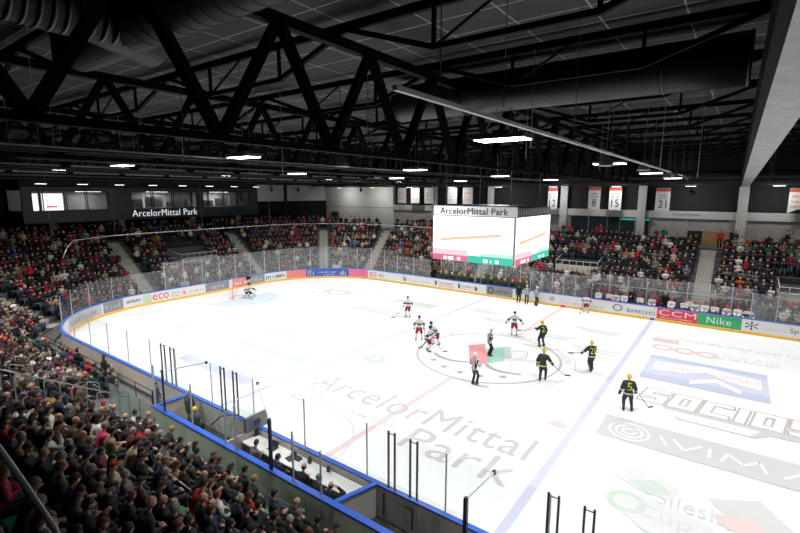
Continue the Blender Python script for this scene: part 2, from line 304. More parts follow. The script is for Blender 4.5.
GL = {'S': [[(1, 1), (0, 1), (0, .5), (1, .5), (1, 0), (0, 0)]], 'O': [[(0, 0), (1, 0), (1, 1), (0, 1), (0, 0)]], 'C': [[(1, 1), (0, 1), (0, 0), (1, 0)]], 'I': [[(.5, 0), (.5, 1)]]}
def block_word(wd, x, y, cw, h, gap, w, m, z, shear=.15):
    mb = MB()
    for c in wd:
        cwx = cw * (.12 if c == 'I' else 1)
        for pl in GL[c]:
            P = [V((x + a * cwx + shear * b * h, y + b * h, z)) for a, b in pl]
            for i, (a, b) in enumerate(zip(P, P[1:])):
                d = (b - a).normalized() * w / 2; lift = V((0, 0, .0004 * i)); mb.bar(a - d + lift, b + d + lift, w, .0001)
        x += cwx + gap
    mb.build('painted_lettering', m, ice)
block_word('SOCIOS', 9.15, -1.12, .74, 1.4, .58, .56, 'ice_brown', .018); block_word('SOCIOS', 9.15, -1.12, .74, 1.4, .58, .36, 'ice_white', .0215)
itext('.COM', 11.6, -2.35, 1.4, .4, 'lightgrey')
rect('painted_panel', 8.1, -6.15, 19.5, -4.0, 'grey')
for r in (.25, .52, .78): ring('painted_emblem', 9.25, -5.15, r, .09, 'white', .3 + r * 3, 5.9 + r * 3, 48, .006)
for pts in ([(10.4, -4.75), (10.75, -5.5)], [(10.9, -4.75), (11.35, -5.5), (11.9, -4.75)], [(12.2, -4.75), (12.2, -5.5)], [(12.6, -5.5), (12.8, -4.75), (13.3, -5.35), (13.8, -4.75), (14.0, -5.5)], [(14.5, -5.5), (15.1, -4.75), (15.7, -5.5)], [(16.1, -5.5), (16.1, -4.75), (16.8, -4.85), (16.8, -5.1), (16.2, -5.2), (16.9, -5.5)]):
    mbp = MB()
    for a, b in zip(pts, pts[1:]): mbp.bar((a[0], a[1], .02), (b[0], b[1], .02), .11, .001)
    mbp.build('painted_lettering', 'ice_white', ice)
flat('painted_panel', [(9.3, -8.8), (10.1, -7.7), (11.5, -8.5), (11.3, -9.4), (10.3, -9.4)], 'faint'); flat('painted_panel', [(12.3, -8.5), (13.75, -7.6), (14.6, -8.9), (14.6, -10.2), (12.9, -9.3)], 'lightgrey')
flat('painted_panel', [(9.4, -10.4), (10.1, -9.5), (12.4, -10.0), (13.2, -11.2), (10.9, -11.6)], 'faint', .0042); flat('painted_panel', [(9.9, -8.9), (10.8, -8.4), (11.3, -9.0), (10.6, -9.5)], 'palegreen', .005); flat('painted_panel', [(12.4, -9.3), (13.5, -8.95), (14.0, -9.6), (12.9, -9.9)], 'palered', .0062)
itext('Silesia', 10.9, -9.8, 2.0, .8, 'lightgrey', z=.0075); itext('Cup', 10.4, -11.0, 1.6, .9, 'lightgrey', z=.0075)
ring('painted_emblem', 10.1, -10.3, .5, .2, 'palegreen', z=.0055)
for cx, cy in [(-18.3, 11.0), (-5, 10.2), (4.4, 10.0), (2.0, 6.8), (5.4, 5.3), (-3, 8.3)]: rect('painted_panel', cx - 1.6, cy - .12, cx + 1.6, cy + .12, 'faint'); rect('painted_panel', cx - 1.1, cy - .7, cx + 1.3, cy - .45, 'faint')
rect('painted_emblem', 6.2, -6.6, 6.9, -6.1, 'palered'); 

# ------------------------------------------------------------------ boards and glass
boards = empty('rink_boards', (0, 0, 0), 0, 'white dasher boards with blue cap rail and yellow kick strip ringing the ice', 'rink boards')
ALLS = samples(0, SALL - .001)
strip(MB(), ALLS, [(0, .0), (0, 1.12), (.10, 1.12), (.10, .0)], close=True).build('board_panel', 'board_white', boards)
strip(MB(), ALLS, [(.101, .0), (.101, 1.12), (.125, 1.12), (.125, .0)], close=True).build('back_panel', 'board_back', boards)
strip(MB(), ALLS, [(-.02, 1.12), (-.02, 1.18), (.16, 1.18), (.16, 1.12)], close=True).build('cap_rail', 'cap_blue', boards)
strip(MB(), ALLS, [(-.015, .0), (-.015, .20), (0, .20), (0, 0)], close=True).build('kick_plate', 'kick_yellow', boards)
def advert(s0, s1, m, txts=(), name='advert'):
    mb = MB(); strip(mb, samples(s0, s1), [(-.006, .22), (-.006, 1.10)], 'ad_' + m); o = mb.build(name, None, boards)
    for (t, fa, fb, z0, z1, tm, bold) in txts:
        sa = s0 + (s1 - s0) * fa; sb = s0 + (s1 - s0) * fb; A = rr_point(sa, -.012)[0]; B = rr_point(sb, -.012)[0]
        text(t, (B - A).length, z1 - z0, (A.x, A.y, z0), (B - A), (0, 0, 1), 'ad_' + tm, 'advert_lettering', o, .003, bold)
    return o
E_ = s_end; F_ = s_far
advert(S2 - 9.4, S2 - 4.7, 'lgrey', [('~2', .1, .9, .45, .85, 'grey', 0)]); advert(S2 - 4.5, S2 - 2.5, 'grey', [('~1', .15, .9, .4, .9, 'lgrey', 0)])
advert(S2 - 2.4, S2 - .7, 'white', [('~1', .1, .95, .55, .8, 'dark', 0)]); advert(S2 - .65, S2 + .1, 'palegreen')
advert(S2 + .12, S2 + 5.45, 'white', [('eco', .02, .30, .36, .92, 'red', .02), ('~1', .36, .50, .66, .86, 'grey', 0), ('~1', .36, .50, .38, .58, 'green', 0), ('~1', .56, .62, .4, .9, 'salmon', 0), ('~3', .68, .97, .52, .72, 'orange', 0)])
advert(S2 + 5.5, S2 + 8.2, 'grey', [('~1', .25, .8, .4, .85, 'lgrey', .02)]); advert(S2 + 8.6, S2 + 10.9, 'salmon', [('~2', .15, .9, .4, .85, 'white', 0)])
advert(S3 - 2.4, S3 + .05, 'grey', [('~1', .1, .9, .4, .85, 'lgrey', 0)]); advert(S3 + .15, S3 + 2.9, 'white', [('~1', .05, .3, .35, .95, 'dark', 0), ('~1', .35, .95, .45, .8, 'dark', 0)]); advert(S3 + 2.9, S3 + 5.3, 'salmon', [('~2', .12, .88, .45, .8, 'orange', 0)])
advert(S3 + 5.3, S3 + 10.5, 'blue', [('~1', .05, .2, .35, .95, 'lgrey', 0), ('~3', .28, .72, .6, .85, 'white', 0), ('~3', .4, .65, .35, .48, 'white', 0), ('~1', .8, .95, .35, .95, 'lgrey', 0)]); advert(S3 + 10.5, S3 + 13.0, 'pink', [('~2', .12, .88, .5, .75, 'orange', 0)])
advert(S3 + 13.05, S3 + 22.3, 'white', [('eco', .02, .13, .36, .92, 'red', .02), ('~1', .17, .26, .4, .85, 'grey', 0), ('~1', .55, .6, .4, .95, 'grey', 0), ('~2', .65, .95, .45, .65, 'lgrey', 0)])
advert(F_(-13.9), F_(-11.0), 'white', [('~1', .05, .12, .4, .9, 'dark', 0), ('~1', .2, .85, .6, .9, 'red', 0), ('~2', .2, .85, .36, .5, 'red', 0)]); advert(F_(-10.95), F_(-7.75), 'white', [('~1', .02, .07, .4, .95, 'dark', 0), ('~1', .12, .55, .58, .82, 'grey', 0), ('~2', .14, .5, .36, .46, 'salmon', 0), ('~1', .62, .7, .4, .8, 'dark', 0)])
advert(F_(-7.7), F_(-4.9), 'grey', [('o', .05, .3, .3, 1.0, 'dark', .02), ('~1', .35, .95, .5, .8, 'dark', 0)]); advert(F_(-4.85), F_(-2.0), 'white', [('*', .1, .3, .4, .9, 'grey', 0)])
advert(F_(-1.9), F_(4.1), 'white', [('*', .10, .19, .4, .9, 'dark', .02), ('ArcelorMittal', .25, .9, .35, .62, 'lgrey', 0)])
advert(F_(4.1), F_(7.5), 'white', [('BARECHO', .36, .98, .42, .72, 'dark', .01), ('o', .02, .26, .36, .98, 'grey', .03)])
advert(F_(7.55), F_(10.35), 'red', [('CCM', .05, .97, .55, 1.0, 'white', .04), ('~2', .1, .9, .32, .44, 'white', 0)])
advert(F_(10.35), F_(13.15), 'green', [('Nike', .22, .78, .42, .95, 'white', .03)])
advert(F_(13.2), F_(21), 'white', [('*', .02, .12, .35, 1.0, 'dark', .03), ('ArcelorMittal', .15, .33, .5, .7, 'lgrey', 0), ('Spiz', .35, .46, .45, .85, 'dark', .01), ('~1', .5, .9, .45, .75, 'lgrey', 0)])
mb = MB(); mb.box((-.2, HY - .03, .02), (.2, HY - .016, .2)); mb.build('line_marking', 'ad_red', boards); mb = MB(); mb.box((7.1, HY - .03, .02), (7.42, HY - .016, .2)); mb.build('line_marking', 'ad_blue', boards)
# glass panes: one child each
def glass_run(s0, s1, z1, step, m, pm='glass_post', pw=.05):
    n = max(1, round((s1 - s0) / step))
    for i in range(n):
        a = s0 + (s1 - s0) * i / n; b = s0 + (s1 - s0) * (i + 1) / n; mb = MB(); ss = samples(a + .015, b - .015, .7)
        strip(mb, ss, [(.05, 1.18), (.05, z1), (.062, z1), (.062, 1.18)], close=True).build('glass_pane', m, boards)
        P = rr_point(a, .07)[0]; MB().bar((P.x, P.y, 1.18), (P.x, P.y, z1 + .02), pw, .04).build('glass_post', pm, boards)
glass_run(s_near(-8.4), S2 + 1.5, 3.05, 2.45, 'plexi', 'glass_post', .035)
glass_run(s_near(18), s_near(-8.4), 3.05, 2.95, 'plexi', 'glass_post', .03)
glass_run(S2 + 1.5, S4 + 2.5, 3.75, 1.95, 'plexi_hazy'); glass_run(S4 + 2.5, s_far(-14.4), 3.2, 1.9, 'plexi_hazy')
glass_run(s_far(-3.2), s_far(2.0), 3.1, 1.0, 'plexi_hazy'); glass_run(s_far(13.6), s_far(24), 3.1, 1.6, 'plexi_hazy')
for xs in ((-9.72, -9.38), (-8.85, -8.5), (-4.75, -4.48), (-3.86, -3.6), (4.2, 4.44), (5.02, 5.27), (9.15, 9.4), (10.0, 10.22)):
    for x in xs: MB().bar((x, -HY - .06, .6), (x, -HY - .06, 3.08), .05, .05).build('gate_post', 'post_black', boards)
    MB().bar((xs[0], -HY - .06, 3.0), (xs[1], -HY - .06, 3.0), .02).build('gate_latch', 'post_black', boards)

# ------------------------------------------------------------------ goal
goal = empty('hockey_goal', (-26.62, .36, 0), 0, 'red framed hockey goal with white net standing at the far left end', 'goal')
mb = MB(); mb.tube([(0, -.92, 0), (0, -.92, 1.22), (0, .92, 1.22), (0, .92, 0)], .035); mb.build('goal_frame', 'ad_red', goal)
mb = MB(); mb.tube([(0, -.92, .03), (-.6, -1.0, .03), (-1.1, -.5, .03), (-1.1, .5, .03), (-.6, 1.0, .03), (0, .92, .03)], .03); mb.tube([(0, -.92, 1.2), (-.5, -.6, 1.2), (-.55, .6, 1.2), (0, .92, 1.2)], .02); mb.tube([(-.55, 0, 1.2), (-1.1, 0, .03)], .02); mb.build('back_frame', 'ad_salmon', goal)
mb = MB()
top = [V(p) for p in [(0, -.92, 1.2), (-.5, -.6, 1.2), (-.55, .6, 1.2), (0, .92, 1.2)]]; bot = [V(p) for p in [(0, -.92, .03), (-.8, -.9, .03), (-1.1, .0, .03), (-.8, .9, .03), (0, .92, .03)]]
def along(P, t):
    k = t * (len(P) - 1); i = min(int(k), len(P) - 2); return P[i].lerp(P[i + 1], k - i)
for i in range(33): mb.bar(along(top, i / 32), along(bot, i / 32), .008)
for j in range(1, 9):
    for i in range(16): mb.bar(along(top, i / 16).lerp(along(bot, i / 16), j / 9), along(top, (i + 1) / 16).lerp(along(bot, (i + 1) / 16), j / 9), .008)
mb.build('net', 'white_paint', goal)

# ------------------------------------------------------------------ near side: penalty boxes, timekeepers' bench
YI = -17.42
iw = empty('bench_enclosure', (0, 0, 0), 0, 'blue capped pale wall enclosing penalty boxes and timekeeper bench at near boards', 'enclosure wall')
n = 16; xs0, xs1 = -7.3, 11.7
for i in range(n):
    a = xs0 + (xs1 - xs0) * i / n; b = xs0 + (xs1 - xs0) * (i + 1) / n
    MB().box((a + .012, YI - .05, .05), (b - .012, YI + .02, 1.12)).build('wall_panel', 'green_panel', iw)
MB().box((xs0 - .12, YI - .10, 1.12), (xs1, YI + .12, 1.19)).build('cap_rail', 'cap_blue', iw)
mb = MB(); mb.box((xs0 - .12, YI, 1.12), (xs0 + .08, -HY - .12, 1.19)); mb.build('cap_rail', 'cap_blue', iw); MB().box((xs0 - .03, YI, 0), (xs0 + .03, -HY - .13, 1.12)).build('partition', 'board_back', iw)
MB().bar((3.3, YI, 1.155), (3.75, -HY - .1, 1.155), .16, .07).build('cap_rail', 'cap_blue', iw); MB().bar((3.3, YI, .56), (3.75, -HY - .13, .56), .06, 1.12).build('partition', 'concrete_light', iw)
MB().bar((-2.35, YI, .56), (-2.35, -HY - .13, .56), .05, 1.12).build('partition', 'board_back', iw)
def end_glass(name, a, b, z0, z1, m):
    MB().bar((a[0], a[1], (z0 + z1) / 2), (b[0], b[1], (z0 + z1) / 2), .012, z1 - z0).build(name, m, iw)
end_glass('glass_pane', (-7.27, YI), (-7.27, -HY - .1), 1.19, 3.0, 'plexi'); end_glass('glass_pane', (-4.3, YI), (-4.3, -16.5), 1.19, 2.2, 'plexi')
end_glass('glass_pane', (-2.35, YI), (-2.35, -HY - .1), 1.15, 2.6, 'plexi'); end_glass('glass_pane', (-7.2, YI), (-4.4, YI), 1.19, 2.9, 'plexi'); end_glass('glass_pane', (-1.4, YI), (.45, YI), 1.19, 2.9, 'plexi'); end_glass('glass_pane', (1.6, YI), (7.7, YI), 1.19, 2.75, 'plexi')
for x, zt, pm, w in ((-7.25, 3.05, 'glass_post', .07), (-6.45, 3.0, 'post_navy', .06), (-4.3, 2.95, 'glass_post', .05), (-1.45, 2.9, 'glass_post', .06), (-2.05, 2.6, 'glass_post', .05), (.5, 2.95, 'post_navy', .09), (1.6, 2.9, 'glass_post', .05), (2.85, 2.7, 'glass_post', .04), (7.72, 3.2, 'post_navy', .09)):
    MB().bar((x, YI, .1 if 'navy' in pm else 1.19), (x, YI, zt), w).build('glass_post', pm, iw)
for a, b in (((-6.45, YI, 2.95), (-5.8, -HY - .05, 3.0)), ((.5, YI, 2.95), (-2.2, -HY - .08, 2.98)), ((7.72, YI, 3.2), (7.7, -HY - .05, 3.05))):
    MB().bar(a, b, .035).build('stay_bar', 'glass_post', iw)
    for p in (a, b): MB().bar((p[0], p[1], p[2] - .06), (p[0], p[1], p[2] + .05), .08).build('stay_clamp', 'post_black', iw)
mb = MB(); mb.box((-7.25, YI, .001), (3.3, -HY - .13, .03)); struct(mb.build('floor_penalty_box', 'rubber_floor')); mb = MB(); mb.box((3.6, YI, .001), (11.7, -HY - .13, .03)); struct(mb.build('floor_visitor_box', 'rubber_floor'))
def inner(x0, x1): return MB().box((x0, -HY - .16, .08), (x1, -HY - .128, 1.1))
for x0, x1 in ((-7.2, -4.9), (-4.9, -3.4), (3.8, 4.1), (4.12, 5.3), (5.32, 11.5)): inner(x0 + .01, x1 - .01).build('gate_panel', 'concrete_light', boards)
for x in (4.1, 5.2): MB().bar((x, -HY - .19, .25), (x, -HY - .19, 1.0), .04).build('gate_rod', 'post_black', boards); 
MB().bar((4.9, -HY - .2, .95), (5.25, -HY - .2, .9), .07, .05).build('gate_handle', 'post_black', boards)
tk = empty('timekeeper_desk', (0, 0, 0), 0, 'long white timekeeper desk against the near boards', 'desk')
MB().box((-2.3, -16.62, .80), (3.35, -HY - .15, .86)).build('desktop', 'desk_white', tk); MB().box((-2.3, -16.6, .03), (3.35, -16.57, .8)).build('modesty_panel', 'dark_steel', tk)
for x in (-2.2, .5, 3.2): MB().box((x - .03, -16.55, .03), (x + .03, -15.95, .8)).build('leg', 'dark_steel', tk)
for k, (x, y, w, d, h, m, nm, lb, ct) in enumerate(((-1.7, -16.2, .3, .22, .01, 'paper', 'paper_sheet', 'white paper sheet at the left end of the timekeeper desk', 'paper'), (-.35, -16.1, .35, .25, .012, 'paper', 'paper_sheet', 'white paper sheet between laptop and seated man on desk', 'paper'),
                                                  (1.25, -16.35, .3, .21, .01, 'paper', 'paper_sheet', 'white paper sheet before the bald official on the desk', 'paper'), (2.35, -16.4, .42, .3, .012, 'paper', 'paper_sheet', 'large white paper before the rightmost official on the desk', 'paper'),
                                                  (.35, -16.15, .25, .2, .08, 'dark_steel', 'control_box', 'small black control box on the desk by the officials', 'box'), (.85, -16.05, .10, .10, .22, 'post_black', 'drink_flask', 'black drinks flask standing on timekeeper desk near boards', 'flask'), (1.75, -16.02, .09, .09, .2, 'post_black', 'drink_flask', 'black drinks flask on desk between the two middle officials', 'flask'))):
    tag(MB().box((x - w / 2, y - d / 2, .862), (x + w / 2, y + d / 2, .862 + h)).build(nm, m), lb, ct)
def laptop(x, y, rz, lb):
    t = empty('laptop', (x, y, .862), rz, lb, 'laptop'); MB().box((-.17, -.12, 0), (.17, .12, .018)).build('keyboard', 'dark_steel', t); MB().bar((0, .12, .01), (0, .2, .23), .34, .012, up=(0, 1, 0)).build('lid', 'dark_steel', t)
laptop(-.95, -16.25, .1, 'dark laptop open near the left end of the timekeeper desk'); laptop(.1, -16.3, -.2, 'dark laptop open beside the navy post on desk')
db = empty('display_board', (-2.3, -16.0, .86), 0, 'grey boxy timing display with dark emblem on the left end of desk', 'display'); MB().box((-.06, -.45, .25), (.06, .55, .85)).build('casing', 'grey_steel', db); MB().box((.06, -.06, .42), (.075, .22, .66)).build('emblem', 'post_navy', db)
MB().bar((0, .05, 0), (0, .05, .26), .12).build('stand', 'dark_steel', db); MB().lathe([(0, .0), (.14, 0), (.14, .02), (0, .03)]).build('base', 'dark_steel', db)
bench = empty('penalty_bench', (-4.9, -17.0, .03), 0, 'grey penalty bench in the left penalty box behind the gate', 'bench'); MB().box((-2.2, -.2, .4), (2.4, .2, .46)).build('seat', 'grey_steel', bench)
for x in (-2, 0, 2.2): MB().box((x - .04, -.15, 0), (x + .04, .15, .4)).build('leg', 'dark_steel', bench)
bench = empty('penalty_bench', (7.0, -17.0, .03), 0, 'grey penalty bench in the right penalty box at frame bottom', 'bench'); MB().box((-2.6, -.2, .4), (3.4, .2, .46)).build('seat', 'grey_steel', bench)
for x in (-2.4, 0, 3.2): MB().box((x - .04, -.15, 0), (x + .04, .15, .4)).build('leg', 'dark_steel', bench)
hp = MB(); hp.tube([(-3.9, -16.9, 1.15), (-3.6, -16.6, 1.5), (-3.0, -16.3, 1.62), (-2.3, -16.15, 1.45)], .03); tag(hp.build('bent_pipe', 'post_black'), 'bent black pipe arching over the left penalty box', 'pipe')
def office_chair(x, y, lb):
    t = empty('office_chair', (x, y, .03), 0, lb, 'chair'); MB().box((-.22, -.22, .42), (.22, .22, .48)).build('seat', 'dark_steel', t); MB().box((-.2, -.26, .5), (.2, -.21, .9)).build('backrest', 'dark_steel', t)
    for a in (-.18, .18):
        for b in (-.18, .18): MB().bar((a, b, 0), (a, b, .42), .025).build('leg', 'grey_steel', t)
# green glass corner left of the boxes
gc = empty('glass_balustrade', (0, 0, 0), 0, 'green tinted glass balustrade at the foot of the near aisle', 'balustrade')
for i in range(4): MB().box((-11.4 + i * 1.02, -17.62, .12), (-10.42 + i * 1.02, -17.60, 1.25)).build('glass_pane', 'green_glass', gc); MB().bar((-11.4 + i * 1.02, -17.6, .1), (-11.4 + i * 1.02, -17.6, 1.28), .03).build('post', 'post_black', gc)
for i in range(8): MB().box((-7.25 + i * 1.2, -17.75, .12), (-6.1 + i * 1.2, -17.735, .62)).build('glass_pane', 'green_glass', gc)

# ------------------------------------------------------------------ seating bowl
NR = 10
def row_d(k): return 2.9 + .8 * k
def row_z(k): return .5 + .5 * k if k >= 0 else (.12 if k == -1 else .0)
SB0, SB1 = s_near(18), s_far(28)
ss = samples(SB0, SB1, .9)
prof = [(.6, .0), (1.7, .0), (1.7, .12), (2.5, .12)]
for k in range(NR): prof += [(2.5 + .8 * k, .5 + .5 * k), (3.3 + .8 * k, .5 + .5 * k)]
prof += [(2.5 + .8 * NR, 5.2), (13.2, 5.2)]
struct(strip(MB(), ss, prof).build('floor_seating_tiers', 'tread'))
mat('hall_floor', (.13, .13, .12), .8, noise=.2, nscale=1.5); struct(MB().box((-60, -45, -.3), (45, 45, -.13)).build('floor_hall', 'hall_floor'))
def rim_s(s): return s
AIS = [('near', s_near(-8.2), .75, 99), ('corner', S1 + Q * .5, .8, 99), ('end', s_end(-5.2), .75, 99), ('end', s_end(7.55), .75, 99), ('corner', S3 + Q * .5, .7, 99), ('far', s_far(-24.4), .75, 99), ('far', s_far(10.2), .7, 99), ('far', s_far(-10.5), .7, 99), ('near', s_near(-20), .7, 99), ('far', s_far(19.5), .7, 99)]
def aisle(s):
    """concrete steps, constant width on straights"""
    mb = MB(); P0, nrm = rr_point(s, 0); tx = V((-nrm.y, nrm.x, 0))
    for k in range(-1, NR):
        for h in (0, 1):
            d0 = row_d(k) - .4 + .4 * h - .025; z = (row_z(k) if k >= 0 else .12) + (.25 * h if k < NR - 1 and k >= 0 else .0) + .012
            a = P0 + nrm * d0 - tx * .6; b = P0 + nrm * (d0 + .4) - tx * .6; c = P0 + nrm * (d0 + .4) + tx * .6; d = P0 + nrm * d0 + tx * .6
            mb.add([(q.x, q.y, zz) for zz in (z - .3, z) for q in (a, b, c, d)], [(4, 5, 6, 7), (0, 1, 5, 4), (1, 2, 6, 5), (2, 3, 7, 6), (3, 0, 4, 7)])
    return mb
for nm, s, w, _ in AIS: struct(aisle(s).build('floor_aisle_steps', 'step_concrete'))
# vomitories: (s centre, half width, rows from, to)
VOM = [(s_end(1.6), 2.1, 3, 7), (s_far(-.4), 2.0, 3, 5), (s_far(17.2), 1.9, 2, 5)]
for i, (sc, hw, k0, k1) in enumerate(VOM):
    P0, nrm = rr_point(sc, 0); tx = V((-nrm.y, nrm.x, 0)); a = math.atan2(nrm.y, nrm.x) - PI / 2
    lb = ['concrete entrance pit with white railing in the stand under the press box', 'grey concrete entrance block with railing in the far stand beside the cube', 'dark entrance pit with white railing in the far stand at right edge'][i]
    t = empty('vomitory', P0 + nrm * row_d(k0) , a, lb, 'stand entrance'); z0 = row_z(k0) ; z1 = row_z(k0) + 1.15; dl = .8 * (k1 - k0)
    z0 -= .4
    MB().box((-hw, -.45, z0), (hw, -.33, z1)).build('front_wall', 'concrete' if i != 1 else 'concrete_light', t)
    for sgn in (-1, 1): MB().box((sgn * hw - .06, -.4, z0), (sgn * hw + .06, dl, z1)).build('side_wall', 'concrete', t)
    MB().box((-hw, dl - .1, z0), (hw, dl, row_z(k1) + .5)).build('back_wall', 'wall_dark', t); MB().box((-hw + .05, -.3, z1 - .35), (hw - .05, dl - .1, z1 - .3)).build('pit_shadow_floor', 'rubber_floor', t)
    mb = MB()
    for zz in (z1 + .05, z1 + .5): mb.tube([(-hw, -.4, zz), (hw, -.4, zz)], .025)
    for j in range(7): mb.tube([(-hw + 2 * hw * j / 6, -.4, z1), (-hw + 2 * hw * j / 6, -.4, z1 + .52)], .02)
    for sgn in (-1, 1): mb.tube([(sgn * hw, -.4, z1 + .5), (sgn * hw, dl, z1 + .5 + .4)], .025)
    mb.build('railing', 'white_paint', t)
def in_aisle(P, pad=.0):
    for nm, s, w, _ in AIS:
        A, nrm = rr_point(s, 0); q = P - A; tx = V((-nrm.y, nrm.x, 0))
        if abs(q.dot(tx)) < w + pad and q.dot(nrm) > 0 and q.dot(nrm) < 14: return True
    return False
def in_vom(P, k):
    for sc, hw, k0, k1 in VOM:
        A, nrm = rr_point(sc, 0); q = P - A; tx = V((-nrm.y, nrm.x, 0))
        if abs(q.dot(tx)) < hw + .3 and k0 - .5 <= k <= k1 + .5 and q.dot(nrm) > 0 and q.dot(nrm) < 14: return True
    return False
# hand rails of the near aisles
def handrail(x, y0, y1, lb, hoops):
    t = empty('aisle_handrail', (x, 0, 0), 0, lb, 'handrail', None); z = lambda y: row_z(0) + (-(y) - HY - 2.9) * .625
    if not hoops: MB().tube([(0, y0, z(y0) + 1.45), (0, y1, z(y1) + 1.45)], .028).build('rail', 'rail_grey', t)
    y = y0 - .9
    while y > y1:
        b = z(y); MB().tube([(0, y + .14, b - .05), (0, y + .14, b + 1.3), (0, y + .08, b + 1.4), (0, y - .28, b + 1.55), (0, y - .34, b + 1.5), (0, y - .34, b + .2)], .022).build('hoop', 'rail_grey', t)
        y -= .85
handrail(-8.2, -18.0, -24.5, 'long pale grey aisle handrail with hoops left of the near block', False)
handrail(-10.4, -17.6, -21.8, 'shorter row of grey hoop rails one aisle further left', True)
handrail(-13.2, -17.6, -21.0, 'distant row of grey hoop rails near the board corner', True)
for i, (x0, x1, yy, lb) in enumerate(((1.75, 5.9, -19.45, 'pale grey horizontal rail crossing the spectators at bottom centre'), (-.2, 1.3, -20.6, 'short grey rail segment between spectators at the bottom'))):
    mb = MB(); zz = {0: 1.95, 1: 2.6}[i]
    t = empty('barrier_rail', (0, 0, 0), 0, lb, 'handrail')
    if i == 0: MB().tube([(1.95, -19.6, 1.42), (3.0, -19.05, 1.3), (4.4, -18.4, 1.2), (5.2, -18.0, 1.1)], .025).build('rail', 'rail_grey', t); MB().tube([(1.95, -19.6, .3), (1.95, -19.6, 1.42)], .025).build('post', 'rail_grey', t)
    else: MB().tube([(x0, yy, zz), (x1, yy, zz - .05)], .025).build('rail', 'rail_grey', t)
# stand edge rail behind the near boards
fr = empty('front_railing', (0, 0, 0), 0, 'dark low railing along the front row behind the near boards', 'railing')
mb = MB()
for zz in (.5, .8): mb.tube([(-9.6, -16.35, zz), (-24, -16.35, zz)], .025)
mb.build('rail', 'dark_steel', fr)
for i in range(8): MB().tube([(-9.6 - 2 * i, -16.35, 0.0), (-9.6 - 2 * i, -16.35, .8)], .025).build('post', 'dark_steel', fr)
tag(MB().tube([(10.06, -26.06, 9.72), (10.17, -25.98, 9.6), (10.239, -25.94, 9.507), (10.284, -25.907, 9.415), (10.338, -25.876, 9.314), (10.4, -25.847, 9.213), (10.452, -25.826, 9.136), (10.5, -25.815, 8.98), (10.53, -25.81, 8.7), (10.53, -25.81, 7.3), (10.53, -25.81, 5.6)], .0105, 10).build('curved_handrail', 'white_paint'), 'bent grey handrail close to the camera at bottom left', 'handrail')

# ------------------------------------------------------------------ people
def bone_mid(a, b, l1, l2, pole):
    a = V(a); b = V(b); d = b - a; L = min(d.length, (l1 + l2) * .999); dn = d.normalized(); x = (l1 * l1 - l2 * l2 + L * L) / (2 * L); h = math.sqrt(max(0, l1 * l1 - x * x))
    pl = V(pole); pl = (pl - dn * pl.dot(dn)).normalized(); return a + dn * x + pl * h, a + dn * L
def capsule(bm, p, q, r0, r1, seg=10):
    p = V(p); q = V(q); d = q - p; L = d.length
    for c, r in ((p, r0), (q, r1)):
        bmesh.ops.create_uvsphere(bm, u_segments=seg, v_segments=6, radius=r, matrix=Matrix.Translation(c))
    if L > 1e-4:
        rot = d.to_track_quat('Z', 'Y').to_matrix().to_4x4()
        bmesh.ops.create_cone(bm, cap_ends=True, segments=seg, radius1=r0, radius2=r1, depth=L, matrix=Matrix.Translation((p + q) / 2) @ rot)
def skin_mesh(caps, voxel=.024, ratio=.45, smooth=3, ell=()):
    bm = bmesh.new()
    for c in caps: capsule(bm, *c)
    for c, r in ell: bmesh.ops.create_uvsphere(bm, u_segments=16, v_segments=10, radius=1, matrix=Matrix.Translation(c) @ Matrix.Diagonal((*r, 1)))
    me = bpy.data.meshes.new('tmp'); bm.to_mesh(me); bm.free(); o = bpy.data.objects.new('tmp', me); COL.objects.link(o)
    m = o.modifiers.new('r', 'REMESH'); m.mode = 'VOXEL'; m.voxel_size = voxel
    if smooth: s = o.modifiers.new('s', 'SMOOTH'); s.iterations = smooth; s.factor = .5
    if ratio < 1: d = o.modifiers.new('d', 'DECIMATE'); d.ratio = ratio
    dg = bpy.context.evaluated_depsgraph_get(); r = bpy.data.meshes.new_from_object(o.evaluated_get(dg)); bpy.data.objects.remove(o); bpy.data.meshes.remove(me)
    r.materials.clear(); r.polygons.foreach_set('use_smooth', [True] * len(r.polygons)); return r
def mesh_arrays(me):
    v = np.empty(len(me.vertices) * 3); me.vertices.foreach_get('co', v); return v.reshape(-1, 3), [tuple(p.vertices) for p in me.polygons]
def head_geo():
    """face down +y; centre of skull at origin"""
    bm = bmesh.new(); bmesh.ops.create_uvsphere(bm, u_segments=20, v_segments=16, radius=1)
    for v in bm.verts:
        x, y, z = v.co; X = x * .076; Y = y * .094; Z = z * .118
        if z < 0: X *= 1 - .28 * (-z) ** 1.5; Y = Y * (1 - .18 * (-z) ** 2) + (.012 * (-z) if y > 0 else .0)
        if y > .75 and -.25 < z < .3: Y -= .005
        v.co = (X, Y, Z)
    capsule(bm, (0, .088, .01), (0, .108, -.028), .009, .014, 8)
    for s in (-1, 1):
        capsule(bm, (s * .077, -.004, .012), (s * .075, .0, -.022), .014, .009, 6)
        capsule(bm, (s * .015, .088, .036), (s * .045, .078, .034), .007, .006, 6)
    me = bpy.data.meshes.new('h'); bm.to_mesh(me); bm.free(); v, f = mesh_arrays(me); mi = [0] * len(f)
    def extra(build, k):
        b = bmesh.new(); build(b); m2 = bpy.data.meshes.new('x'); b.to_mesh(m2); b.free(); v2, f2 = mesh_arrays(m2); return v2, f2, k
    V0 = [v]; F0 = list(f); n = len(v)
    for vv, ff, k in (extra(lambda b: [capsule(b, (s * .030, .082, .016), (s * .032, .082, .016), .010, .010, 8) for s in (-1, 1)], 1), extra(lambda b: capsule(b, (-.02, .088, -.056), (.02, .088, -.056), .006, .006, 6), 2)):
        V0.append(vv); F0 += [tuple(i + n for i in q) for q in ff]; mi += [k] * len(ff); n += len(vv)
    return np.vstack(V0), F0, mi
HEADG = head_geo()
